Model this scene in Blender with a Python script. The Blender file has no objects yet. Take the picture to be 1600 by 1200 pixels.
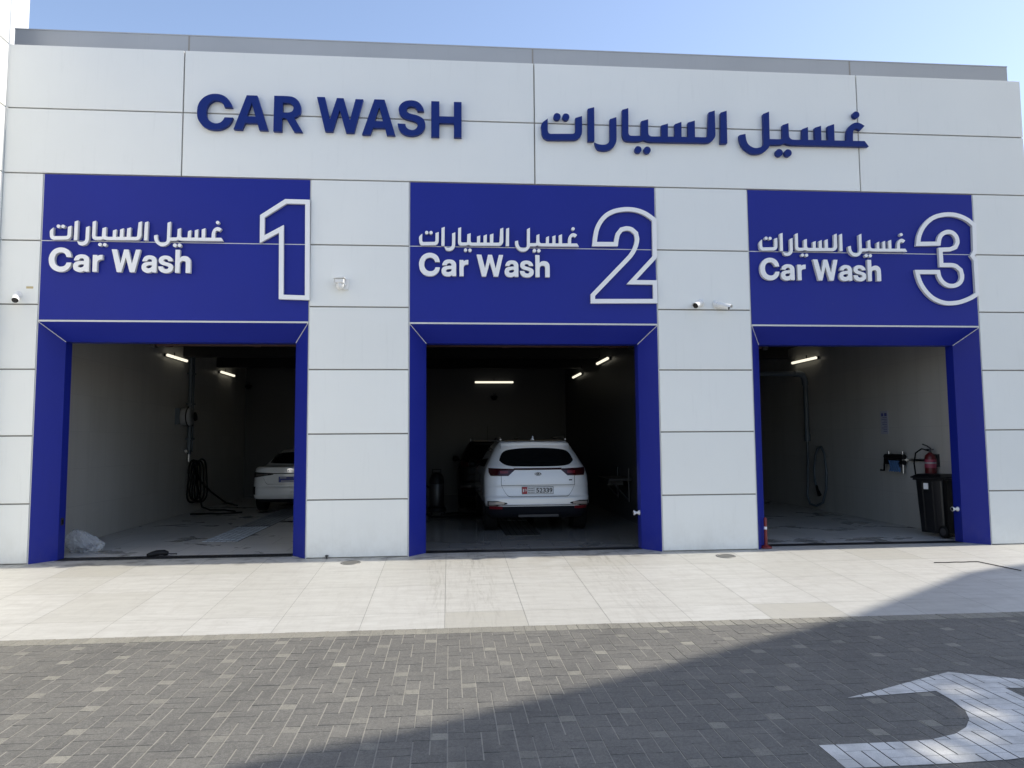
import bpy, bmesh, math, random
from mathutils import Vector, Matrix, noise
from mathutils.geometry import tessellate_polygon
random.seed(7)
R = math.radians
scene = bpy.context.scene
COL = scene.collection

# ------------------------------------------------------------------ camera
cam_d = bpy.data.cameras.new('camera'); cam = bpy.data.objects.new('camera', cam_d); COL.objects.link(cam)
YAW, PITCH, ROLL = 0.0853661527, 0.0771765315, -0.00707497
fwd = Vector((math.sin(YAW)*math.cos(PITCH), math.cos(YAW)*math.cos(PITCH), math.sin(PITCH)))
rt0 = Vector((math.cos(YAW), -math.sin(YAW), 0)); up0 = rt0.cross(fwd)
rt = rt0*math.cos(ROLL) + up0*math.sin(ROLL); up = -rt0*math.sin(ROLL) + up0*math.cos(ROLL)
cam.matrix_world = Matrix(((rt.x, up.x, -fwd.x, 0), (rt.y, up.y, -fwd.y, -10.5108), (rt.z, up.z, -fwd.z, 1.6), (0, 0, 0, 1)))
cam_d.sensor_width = 36; cam_d.lens = 1150/1600*36; cam_d.clip_end = 2000; cam_d.clip_start = .05
scene.camera = cam

# ------------------------------------------------------------------ sky, sun, exposure
SUN_EL, SUN_AZ = 48.0, 1.6          # azimuth measured from +X towards +Y
w = bpy.data.worlds.new('World'); scene.world = w; w.use_nodes = True
nt = w.node_tree; bg = nt.nodes['Background']
sky = nt.nodes.new('ShaderNodeTexSky'); sky.sky_type = 'NISHITA'; sky.sun_disc = False
sky.sun_elevation = R(SUN_EL); sky.sun_rotation = R(90-SUN_AZ)
sky.air_density = 1.0; sky.dust_density = 0.7; sky.ozone_density = 1.0
wb = nt.nodes.new('ShaderNodeMix'); wb.data_type = 'RGBA'; wb.blend_type = 'MULTIPLY'; wb.inputs[0].default_value = 1; wb.inputs[7].default_value = (1.07, .985, .96, 1)
nt.links.new(sky.outputs[0], wb.inputs[6]); nt.links.new(wb.outputs[2], bg.inputs[0]); bg.inputs[1].default_value = 0.15
sd = bpy.data.lights.new('sun', 'SUN'); sd.energy = 2.75; sd.angle = R(.53); sd.color = (1, .935, .83)
so = bpy.data.objects.new('sun', sd); COL.objects.link(so)
sv = Vector((math.cos(R(SUN_EL))*math.cos(R(SUN_AZ)), math.cos(R(SUN_EL))*math.sin(R(SUN_AZ)), math.sin(R(SUN_EL))))
so.rotation_euler = sv.to_track_quat('Z', 'Y').to_euler(); so.location = sv*60
vs = scene.view_settings; vs.view_transform = 'Standard'; vs.look = 'None'; vs.exposure = 0.8; vs.gamma = 1
scene.cycles.max_bounces = 8; scene.cycles.diffuse_bounces = 5

# ------------------------------------------------------------------ materials
def mat(name, col, rough=.5, metal=0, spec=.5, coat=0, emis=None, es=0, alpha=1, trans=0):
    m = bpy.data.materials.new(name); m.use_nodes = True
    b = m.node_tree.nodes['Principled BSDF']
    b.inputs['Base Color'].default_value = (*col, 1); b.inputs['Roughness'].default_value = rough
    b.inputs['Metallic'].default_value = metal; b.inputs['Specular IOR Level'].default_value = spec
    b.inputs['Coat Weight'].default_value = coat; b.inputs['Coat Roughness'].default_value = .03
    if emis: b.inputs['Emission Color'].default_value = (*emis, 1); b.inputs['Emission Strength'].default_value = es
    b.inputs['Alpha'].default_value = alpha; b.inputs['Transmission Weight'].default_value = trans
    return m
class NB:
    """small node builder on a material"""
    def __init__(s, m): s.m = m; s.t = m.node_tree; s.b = s.t.nodes['Principled BSDF']; s._c = None
    def n(s, ty, **kw):
        x = s.t.nodes.new(ty)
        for k, v in kw.items(): setattr(x, k, v)
        return x
    def l(s, a, b): s.t.links.new(a, b)
    def co(s, scale=(1, 1, 1), loc=(0, 0, 0)):
        g = s.n('ShaderNodeNewGeometry'); mp = s.n('ShaderNodeMapping')
        mp.inputs['Scale'].default_value = scale; mp.inputs['Location'].default_value = loc
        s.l(g.outputs['Position'], mp.inputs[0]); return mp.outputs[0]
    def noise(s, scale, detail=4, rough=.55, co=None, dist=0):
        x = s.n('ShaderNodeTexNoise'); x.inputs['Scale'].default_value = scale; x.inputs['Detail'].default_value = detail
        x.inputs['Roughness'].default_value = rough; x.inputs['Distortion'].default_value = dist
        s.l(co if co is not None else s.co(), x.inputs['Vector']); return x.outputs['Fac']
    def ramp(s, f, stops):
        x = s.n('ShaderNodeValToRGB'); e = x.color_ramp.elements
        e[0].position, e[0].color = stops[0][0], (*stops[0][1], 1) if len(stops[0][1]) == 3 else stops[0][1]
        e[1].position, e[1].color = stops[1][0], (*stops[1][1], 1)
        for p, c in stops[2:]:
            q = e.new(p); q.color = (*c, 1)
        s.l(f, x.inputs[0]); return x.outputs[0]
    def rng(s, f, a, b, c, d, clamp=True):
        x = s.n('ShaderNodeMapRange'); x.clamp = clamp
        for i, v in enumerate((a, b, c, d)): x.inputs[i+1].default_value = v
        s.l(f, x.inputs[0]); return x.outputs[0]
    def mix(s, f, a, b, mode='MIX'):
        x = s.n('ShaderNodeMix', data_type='RGBA', blend_type=mode)
        for sock, v in ((x.inputs[0], f), (x.inputs[6], a), (x.inputs[7], b)):
            if hasattr(v, 'links'): s.l(v, sock)
            elif isinstance(v, (int, float)): sock.default_value = v
            else: sock.default_value = (*v, 1)
        return x.outputs[2]
    def math(s, op, a, b=0):
        x = s.n('ShaderNodeMath', operation=op)
        for sock, v in ((x.inputs[0], a), (x.inputs[1], b)):
            if hasattr(v, 'links'): s.l(v, sock)
            else: sock.default_value = v
        return x.outputs[0]
    def attr(s, name):
        x = s.n('ShaderNodeAttribute', attribute_name=name); return x.outputs['Fac']
    def color(s, o): s.l(o, s.b.inputs['Base Color'])
    def rough(s, o): s.l(o, s.b.inputs['Roughness'])
    def bump(s, h, strength=.2, dist=.01):
        x = s.n('ShaderNodeBump'); x.inputs['Strength'].default_value = strength; x.inputs['Distance'].default_value = dist
        s.l(h, x.inputs['Height']); s.l(x.outputs[0], s.b.inputs['Normal'])

def panel_mat(name, col, rough=.38, var=.05, spec=.5, splash=.22):
    m = mat(name, col, rough, spec=spec); b = NB(m)
    f = b.noise(.9, 3, .5); g = b.noise(1.0, 5, .65, b.co((14, 14, 1.2)))
    k = b.mix(b.rng(f, .3, .7, 0, 1), tuple(c*(1-var) for c in col), tuple(min(1, c*(1+var*.5)) for c in col))
    gi = b.n('ShaderNodeNewGeometry'); k = b.mix(b.rng(gi.outputs['Random Per Island'], 0, 1, 0, .09), k, tuple(c*.55 for c in col))
    k = b.mix(b.rng(g, .57, .80, 0, .22), k, tuple(c*.70 for c in col))
    sz = b.n('ShaderNodeSeparateXYZ'); b.l(gi.outputs['Position'], sz.inputs[0]); spl = b.noise(5, 6, .7, b.co((1, 1, .7)))
    k = b.mix(b.math('MULTIPLY', b.rng(sz.outputs[2], 0.02, .55, splash, 0), b.rng(spl, .40, .70, 0, 1)), k, (.36, .33, .27))
    sp = b.noise(7, 6, .7); k = b.mix(b.rng(sp, .70, .76, 0, .22), k, (.42, .38, .31))
    b.color(k); b.rough(b.rng(f, .2, .8, rough-.06, rough+.08))
    b.bump(b.noise(1.3, 2, .4), .16, .03)
    return m
M = {}
M['white'] = panel_mat('white_composite_panel', (.80, .81, .78), .34, .02)
M['blue'] = panel_mat('blue_composite_panel', (.011, .021, .258), .40, .05, .22, .05)
M['joint'] = mat('joint_grey', (.30, .285, .26), .8)  # plain grey-brown of the joints and backing
M['trim'] = mat('pale_trim', (.62, .62, .60), .5)
M['coping'] = panel_mat('grey_coping', (.40, .415, .43), .40, .05)
M['letter_blue'] = mat('letter_blue', (.006, .022, .16), .45, spec=.2)
M['letter_white'] = mat('letter_white', (.84, .84, .84), .4)
M['letter_side'] = mat('letter_side_grey', (.60, .61, .61), .45)
M['black'] = mat('black_plastic', (.006, .006, .007), .5, spec=.25)
M['rubber'] = mat('rubber', (.006, .006, .006), .8, spec=.2)
M['darkmetal'] = mat('dark_metal', (.05, .05, .055), .45, .6)
M['steel'] = mat('brushed_steel', (.50, .50, .50), .3, 1)
M['dullsteel'] = mat('dull_steel', (.08, .08, .08), .45, .9)
M['chrome'] = mat('chrome', (.75, .75, .76), .12, 1)
M['wplastic'] = mat('white_plastic', (.78, .78, .76), .4)
M['lens'] = mat('black_lens', (.01, .01, .012), .1)
M['carwhite'] = mat('white_car_paint', (.90, .90, .89), .3, coat=1)
M['carblack'] = mat('black_car_paint', (.005, .005, .006), .4, spec=.25)
M['glass'] = mat('tinted_glass', (.006, .007, .008), .05, spec=.35)
M['lamp_red'] = mat('tail_lamp_red', (.035, .003, .005), .2)
M['lamp_bright'] = mat('tail_lamp_inner', (.17, .008, .013), .3)
M['amber'] = mat('indicator_lens', (.40, .34, .30), .2, coat=1)
M['clad'] = mat('dark_cladding', (.008, .009, .014), .65, spec=.3)
M['plate'] = mat('plate_white', (.72, .72, .72), .4)
M['plate_red'] = mat('plate_red', (.42, .02, .03), .4)
M['plate_blue'] = mat('plate_blue', (.02, .04, .26), .4)
M['ink'] = mat('ink_black', (.01, .01, .012), .5)
M['red'] = mat('red_paint', (.10, .009, .011), .4)
M['redpipe'] = mat('sprinkler_red', (.03, .006, .006), .6)
M['orange'] = mat('safety_red_plastic', (.17, .016, .015), .5)
M['reflective'] = mat('reflective_band', (.8, .8, .8), .3)
M['bin'] = mat('bin_plastic', (.004, .0045, .006), .35)
M['tube'] = mat('lit_tube', (.9, .88, .75), .4, emis=(1, .93, .74), es=.68)
M['pipe'] = mat('grey_pvc_pipe', (.10, .125, .15), .45)
M['cloth'] = mat('blue_cloth', (.06, .14, .30), .9)
M['paper'] = mat('printed_notice', (.42, .43, .52), .7)
M['paperink'] = mat('notice_ink', (.10, .10, .30), .7)
M['tape'] = mat('old_tape', (.52, .42, .22), .7)
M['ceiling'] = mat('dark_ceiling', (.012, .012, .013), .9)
M['sand'] = mat('joint_sand', (.28, .265, .225), .95)
M['tilejoint'] = mat('tile_joint', (.17, .165, .15), .9)
M['soil'] = mat('joint_dirt', (.035, .033, .030), .95)
def _wall():
    m = mat('wall_tile', (.16, .158, .150), .35); b = NB(m)
    x = b.n('ShaderNodeTexBrick'); x.offset = 0
    x.inputs['Scale'].default_value = 1; x.inputs['Mortar Size'].default_value = .004; x.inputs['Brick Width'].default_value = .6; x.inputs['Row Height'].default_value = .6
    x.inputs['Color1'].default_value = (.53, .52, .49, 1); x.inputs['Color2'].default_value = (.50, .49, .46, 1); x.inputs['Mortar'].default_value = (.44, .43, .41, 1)
    g = b.n('ShaderNodeNewGeometry'); sp = b.n('ShaderNodeSeparateXYZ'); b.l(g.outputs['Position'], sp.inputs[0])
    cb = b.n('ShaderNodeCombineXYZ'); b.l(b.math('ADD', sp.outputs[0], sp.outputs[1]), cb.inputs[0]); b.l(sp.outputs[2], cb.inputs[1])
    b.l(cb.outputs[0], x.inputs['Vector'])
    st = b.noise(1.0, 4, .6, b.co((3, 3, .35))); b.color(b.mix(b.rng(st, .45, .75, 0, .3), x.outputs[0], (.36, .35, .325)))
    return m
M['wall'] = _wall()
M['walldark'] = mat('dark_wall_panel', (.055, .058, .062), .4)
M['reel'] = mat('grey_reel_plastic', (.30, .31, .32), .45)
M['cover'] = mat('cover_ring', (.22, .215, .20), .5, .5)
M['headlens'] = mat('smoked_lens', (.10, .09, .09), .15)
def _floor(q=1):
    m = mat('bay_floor_tile' if q == 1 else 'dark_bay_floor_tile', (.2, .2, .19), .3); b = NB(m)
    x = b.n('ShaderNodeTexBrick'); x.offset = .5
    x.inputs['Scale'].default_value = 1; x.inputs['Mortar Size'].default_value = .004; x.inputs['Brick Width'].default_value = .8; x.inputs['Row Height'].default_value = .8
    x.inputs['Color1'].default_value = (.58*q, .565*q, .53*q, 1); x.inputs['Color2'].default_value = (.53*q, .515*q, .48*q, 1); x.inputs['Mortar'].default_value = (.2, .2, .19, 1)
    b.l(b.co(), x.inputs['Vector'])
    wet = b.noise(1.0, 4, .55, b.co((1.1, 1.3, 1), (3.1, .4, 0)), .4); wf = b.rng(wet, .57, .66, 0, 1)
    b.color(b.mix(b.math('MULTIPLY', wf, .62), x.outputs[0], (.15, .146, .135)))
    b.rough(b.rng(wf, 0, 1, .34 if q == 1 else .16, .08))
    return m
M['floor'] = _floor()
M['darkfloor'] = _floor(.48)  # same tile, darker and glossier, for the middle bay
def _apron():
    m = mat('apron_tile', (.5, .49, .46), .6); b = NB(m)
    tone = b.attr('tone')
    base = b.ramp(tone, [(0, (.38, .365, .305)), (1, (.51, .505, .47)), (.35, (.455, .448, .405)), (.7, (.49, .484, .445))])
    st = b.noise(1.0, 7, .7, b.co((2.2, 9, 2))); k = b.mix(b.rng(st, .42, .68, 0, .55), base, (.385, .375, .34))
    st2 = b.noise(1.0, 7, .72, b.co((11, 2.0, 2), (4, 1, 0))); k = b.mix(b.rng(st2, .50, .70, 0, .42), k, (.36, .345, .31))
    mp3 = b.n('ShaderNodeMapping'); mp3.inputs['Rotation'].default_value = (0, 0, R(-38)); mp3.inputs['Scale'].default_value = (2.6, 13, 1); b.l(b.co(), mp3.inputs[0]); st3 = b.noise(1.0, 7, .7, mp3.outputs[0]); k = b.mix(b.rng(st3, .48, .68, 0, .55), k, (.38, .37, .335)); fine = b.noise(60, 3, .7); k = b.mix(b.rng(fine, .35, .75, 0, .14), k, (.30, .29, .27))
    # tyre scuffs in front of the middle bay (wear with a shape of its own)
    g = b.n('ShaderNodeNewGeometry'); sp = b.n('ShaderNodeSeparateXYZ'); b.l(g.outputs['Position'], sp.inputs[0])
    def band(o, c, hw):
        return b.rng(b.math('ABSOLUTE', b.math('SUBTRACT', o, c)), hw*.35, hw, 1, 0)
    sc = b.noise(1.0, 5, .75, b.co((20, 1.5, 1)), 1.2); sm = b.rng(sc, .50, .66, 0, 1)
    tr = b.math('MAXIMUM', b.math('MAXIMUM', band(sp.outputs[0], .35, .28), band(sp.outputs[0], 2.05, .34)), b.math('MULTIPLY', band(sp.outputs[0], -.12, .25), .8))
    near = b.rng(sp.outputs[1], -3.2, .1, .4, 1)
    k = b.mix(b.math('MULTIPLY', b.math('MULTIPLY', sm, tr), b.math('MULTIPLY', near, .62)), k, (.19, .175, .145))
    ext = b.noise(2.2, 5, .6); em = b.math('MULTIPLY', b.rng(ext, .45, .62, 0, 1), b.math('MULTIPLY', band(sp.outputs[0], 1.1, 1.9), b.rng(sp.outputs[1], -1.5, 0, 0, .45)))
    k = b.mix(em, k, (.33, .30, .24))
    wtn = b.noise(3.2, 4, .6, b.co((1, 1.6, 1), (1.3, 0, 0))); wtf = b.math('MULTIPLY', b.rng(wtn, .52, .60, 0, .6), b.math('MULTIPLY', b.rng(sp.outputs[1], -.42, -.16, 0, 1), b.rng(sp.outputs[0], 5.5, 3.5, 0, 1)))
    k = b.mix(wtf, k, (.15, .145, .13))
    spk = b.noise(24, 2, .5); k = b.mix(b.rng(spk, .76, .79, 0, .7), k, (.12, .11, .10))
    b.color(k); b.rough(b.rng(st, .3, .7, .48, .68)); b.bump(st, .12, .004)
    return m
M['apron'] = _apron()
def _paver(name='paver_concrete'):
    m = mat(name, (.16, .155, .15), .85); b = NB(m)
    base = b.ramp(b.attr('tone'), [(0, (.085, .084, .077)), (1, (.33, .315, .255)), (.5, (.144, .138, .121)), (.78, (.178, .170, .145))])
    big = b.noise(.7, 4, .6); k = b.mix(b.rng(big, .35, .7, 0, .35), base, (.165, .158, .135))
    dust = b.noise(1.0, 6, .7, b.co((1.6, 5, 1))); k = b.mix(b.rng(dust, .50, .72, 0, .26), k, (.30, .28, .24))
    f = b.noise(140, 3, .8); k = b.mix(b.rng(f, .32, .62, .5, 0), k, (.04, .041, .039))
    f2 = b.noise(210, 2, .8, b.co((1, 1, 1), (5, 2, 1))); k = b.mix(b.rng(f2, .56, .70, 0, .4), k, (.40, .385, .36))
    sp = b.noise(3.1, 8, .75); k = b.mix(b.rng(sp, .67, .71, 0, .6), k, (.46, .43, .36))
    gr = b.noise(62, 2, .7, b.co((1, .8, 1), (3, 9, 0))); k = b.mix(b.rng(gr, .52, .68, 0, .24), k, (.28, .27, .24)); k = b.mix(b.rng(gr, .48, .32, 0, .34), k, (.05, .05, .047))
    oil = b.noise(.9, 5, .62, b.co((1, 1, 1), (7.3, 2.2, 0)), .8); k = b.mix(b.rng(oil, .60, .68, 0, .38), k, (.06, .06, .055))
    wv = b.n('ShaderNodeTexWave'); wv.inputs['Scale'].default_value = .16; wv.inputs['Distortion'].default_value = 2.2; wv.inputs['Detail'].default_value = 2; wv.inputs['Detail Scale'].default_value = .6
    mpw = b.n('ShaderNodeMapping'); mpw.inputs['Rotation'].default_value = (0, 0, R(24)); b.l(b.co(), mpw.inputs[0]); b.l(mpw.outputs[0], wv.inputs['Vector'])
    trk = b.noise(1.0, 6, .8, b.co((9, 3, 1))); k = b.mix(b.math('MULTIPLY', b.rng(wv.outputs['Fac'], .82, .98, 0, .45), b.rng(trk, .40, .65, 0, 1)), k, (.07, .068, .062))
    b.color(k); b.bump(f, .5, .003)
    return m
M['paver'] = _paver()
def _paint():
    m = mat('worn_white_road_paint', (.8, .8, .79), .7); b = NB(m)
    st = b.noise(1.0, 6, .7, b.co((5, 5, 1))); f = b.noise(150, 3, .8)
    k = b.mix(b.rng(st, .40, .62, 0, .8), (.70, .69, .645), (.46, .455, .42)); k = b.mix(b.rng(f, .34, .58, .4, 0), k, (.30, .30, .295))
    b.color(k); b.bump(f, .4, .003); return m
M['paint'] = _paint()
def _bag():
    m = mat('clear_plastic_bag', (.66, .68, .70), .12, alpha=.36); return m
M['bag'] = _bag()
M['grate'] = mat('galvanised_grate', (.62, .68, .74), .4, .05)
M['dullgrate'] = mat('wet_grate', (.22, .24, .265), .3, .1)
M['darkgrate'] = mat('dark_grate', (.07, .072, .075), .5, .4)
M['ground'] = mat('far_ground', (.42, .39, .34), .9)

# ------------------------------------------------------------------ mesh helpers
class MB:
    def __init__(s): s.v = []; s.f = []; s.m = []; s.sm = []
    def add(s, verts, faces, mi=0, smooth=False):
        o = len(s.v); s.v += [tuple(v) for v in verts]
        for f in faces: s.f.append([i+o for i in f]); s.m.append(mi); s.sm.append(smooth)
    def box(s, x0, x1, y0, y1, z0, z1, mi=0, bev=0):
        if bev:
            b = bev
            def ring(y, i): return [(x0+i, y, z0+i), (x1-i, y, z0+i), (x1-i, y, z1-i), (x0+i, y, z1-i)]
            vs = ring(y0, b) + ring(y0+b, 0) + ring(y1-b, 0) + ring(y1, b)
            fs = [(0, 1, 2, 3), (15, 14, 13, 12)]
            for k in range(3):
                for i in range(4):
                    j = (i+1) % 4; fs.append((k*4+i, k*4+4+i, k*4+4+j, k*4+j))
            s.add(vs, fs, mi); return s
        v = [(x0, y0, z0), (x1, y0, z0), (x1, y1, z0), (x0, y1, z0), (x0, y0, z1), (x1, y0, z1), (x1, y1, z1), (x0, y1, z1)]
        s.add(v, [(3, 2, 1, 0), (4, 5, 6, 7), (0, 1, 5, 4), (1, 2, 6, 5), (2, 3, 7, 6), (3, 0, 4, 7)], mi); return s
    def tube(s, pts, r, n=8, mi=0, caps=True):
        pts = [Vector(p) for p in pts]; rs = r if isinstance(r, (list, tuple)) else [r]*len(pts)
        t = (pts[1]-pts[0]).normalized(); a = t.orthogonal().normalized(); rings = []
        for i, p in enumerate(pts):
            if i == 0: t = pts[1]-pts[0]
            elif i == len(pts)-1: t = pts[-1]-pts[-2]
            else: t = (pts[i+1]-pts[i]).normalized()+(pts[i]-pts[i-1]).normalized()
            t = t.normalized() if t.length > 1e-9 else Vector((0, 0, 1))
            a = (a-t*a.dot(t)); a = a.normalized() if a.length > 1e-6 else t.orthogonal().normalized()
            b = t.cross(a); rings.append([p+(a*math.cos(2*math.pi*k/n)+b*math.sin(2*math.pi*k/n))*rs[i] for k in range(n)])
        vs = [v for q in rings for v in q]; fs = []
        for i in range(len(pts)-1):
            for k in range(n):
                j = (k+1) % n; fs.append((i*n+k, i*n+j, i*n+n+j, i*n+n+k))
        s.add(vs, fs, mi, True)
        if caps: s.add(rings[0], [tuple(range(n-1, -1, -1))], mi); s.add(rings[-1], [tuple(range(n))], mi)
        return s
    def cyl(s, a, b, r, n=20, mi=0, r2=None):
        return s.tube([a, b], [r, r if r2 is None else r2], n, mi)
    def lathe(s, prof, c=(0, 0, 0), axis='z', n=24, mi=0):
        vs = []
        for (r, h) in prof:
            for k in range(n):
                q = 2*math.pi*k/n; u, v = r*math.cos(q), r*math.sin(q)
                p = {'z': (u, v, h), 'y': (u, h, v), 'x': (h, u, v)}[axis]; vs.append((p[0]+c[0], p[1]+c[1], p[2]+c[2]))
        fs = [(i*n+k, i*n+(k+1) % n, i*n+n+(k+1) % n, i*n+n+k) for i in range(len(prof)-1) for k in range(n)]
        s.add(vs, fs, mi, True)
        for i, rev in ((0, 1), (len(prof)-1, 0)):
            if prof[i][0] > 1e-5:
                q = [vs[i*n+k] for k in range(n)]; s.add(q, [tuple(range(n-1, -1, -1)) if rev else tuple(range(n))], mi)
        return s
    def prism(s, poly, y0, y1, mi=0, side=None, holes=()):
        """closed outline in x,z extruded from front y0 to back y1"""
        side = mi if side is None else side
        loops = [list(poly)]+[list(h) for h in holes]
        tri = tessellate_polygon([[Vector((x, z, 0)) for x, z in lp] for lp in loops])
        flat = [q for lp in loops for q in lp]; n = len(flat)
        s.add([(x, y0, z) for x, z in flat], [tuple(t) for t in tri], mi)
        s.add([(x, y1, z) for x, z in flat], [tuple(reversed(t)) for t in tri], side)
        for lp in loops:
            k = len(lp); vs = [(x, y0, z) for x, z in lp]+[(x, y1, z) for x, z in lp]
            s.add(vs, [(i, (i+1) % k, k+(i+1) % k, k+i) for i in range(k)], side)
        return s
    def build(s, name, mats, parent=None, attr=None, fixn=True):
        me = bpy.data.meshes.new(name); me.from_pydata(s.v, [], s.f)
        mats = mats if isinstance(mats, (list, tuple)) else [mats]
        for m in mats: me.materials.append(m)
        me.polygons.foreach_set('material_index', s.m); me.polygons.foreach_set('use_smooth', s.sm)
        if attr:
            a = me.attributes.new(attr[0], 'FLOAT', 'FACE'); a.data.foreach_set('value', attr[1])
        if fixn:
            bm = bmesh.new(); bm.from_mesh(me); bmesh.ops.recalc_face_normals(bm, faces=bm.faces); bm.to_mesh(me); bm.free()
        me.update(); o = bpy.data.objects.new(name, me); COL.objects.link(o)
        if parent is not None: o.parent = parent
        return o
def tag(o, label=None, cat=None, group=None, kind=None):
    if label: o['label'] = label
    if cat: o['category'] = cat
    if group: o['group'] = group
    if kind: o['kind'] = kind
    return o
def thing(name, label, cat, loc=(0, 0, 0), rz=0, group=None):
    o = bpy.data.objects.new(name, None); o.empty_display_size = .1; COL.objects.link(o)
    o.location = loc; o.rotation_euler = (0, 0, rz); return tag(o, label, cat, group)
def copy_tree(o, label=None, parent=None):
    c = o.copy(); COL.objects.link(c)
    if parent is not None: c.parent = parent
    if label: c['label'] = label
    for ch in list(o.children): copy_tree(ch, None, c)
    return c
def glyph(ch, off=.03):
    """one letter of the built-in face as (verts2d, faces) of a flat fill, normalised to its bounding box"""
    cu = bpy.data.curves.new('glyph', 'FONT'); cu.body = ch; cu.offset = off; cu.resolution_u = 6; cu.extrude = .5
    o = bpy.data.objects.new('glyph', cu); COL.objects.link(o)
    me = bpy.data.meshes.new_from_object(o.evaluated_get(bpy.context.evaluated_depsgraph_get()))
    vs = [v.co.copy() for v in me.vertices]; fs = [tuple(p.vertices) for p in me.polygons]
    bpy.data.objects.remove(o); bpy.data.curves.remove(cu); bpy.data.meshes.remove(me)
    x0, x1 = min(v.x for v in vs), max(v.x for v in vs); y0, y1 = min(v.y for v in vs), max(v.y for v in vs)
    return [((v.x-x0)/(x1-x0), (v.y-y0)/(y1-y0), v.z > 0) for v in vs], fs
def soften(poly, n=3, lim=50, strict=False):
    """round the gentle bends of a traced outline, keep its corners"""
    P = [Vector(p) for p in poly]; k = len(P)
    def turn(i):
        a, c = P[i]-P[i-1], P[(i+1) % k]-P[i]
        return math.degrees(a.angle(c)) if a.length > 1e-9 and c.length > 1e-9 else 0
    soft = [turn(i) < lim for i in range(k)]; out = []
    for i in range(k):
        j = (i+1) % k; out.append(tuple(P[i]))
        L = (P[j]-P[i]).length
        if not (soft[i] and soft[j] if strict else soft[i] or soft[j]): continue
        def tan(q, own):
            if not soft[q]: return P[j]-P[i]
            d = (P[(q+1) % k]-P[q-1]); return d.normalized()*L if d.length > 1e-9 else P[j]-P[i]
        # long straight runs stay straight
        if max((P[i]-P[i-1]).length, (P[(j+1) % k]-P[j]).length)*2.6 < L: continue
        t0, t1 = tan(i, 0), tan(j, 1)
        for q in range(1, n):
            t = q/n; h1, h2, h3, h4 = 2*t**3-3*t*t+1, t**3-2*t*t+t, -2*t**3+3*t*t, t**3-t*t
            out.append(tuple(P[i]*h1+t0*h2+P[j]*h3+t1*h4))
    return out
def put_latin(mb, ch, x0, x1, z0, z1, yf, yb, mi=0, side=None):
    lp = [soften([(x0+(x1-x0)*u, z0+(z1-z0)*v) for u, v in q]) for q in LATIN[ch]]
    mb.prism(lp[0], yf, yb, mi, side, holes=lp[1:])
_gl = {}
def put_glyph(mb, ch, x0, x1, z0, z1, yf, yb, mi=0, off=.03, side=None):
    if (ch, off) not in _gl: _gl[(ch, off)] = glyph(ch, off)
    vs, fs = _gl[(ch, off)]
    side = mi if side is None else side
    flat = [f for f in fs if len({vs[i][2] for i in f}) == 1]; walls = [f for f in fs if len({vs[i][2] for i in f}) > 1]
    v3 = [(x0+(x1-x0)*u, yf if t else yb, z0+(z1-z0)*v) for u, v, t in vs]
    mb.add(v3, flat, mi); mb.add(v3, walls, side)
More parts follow.
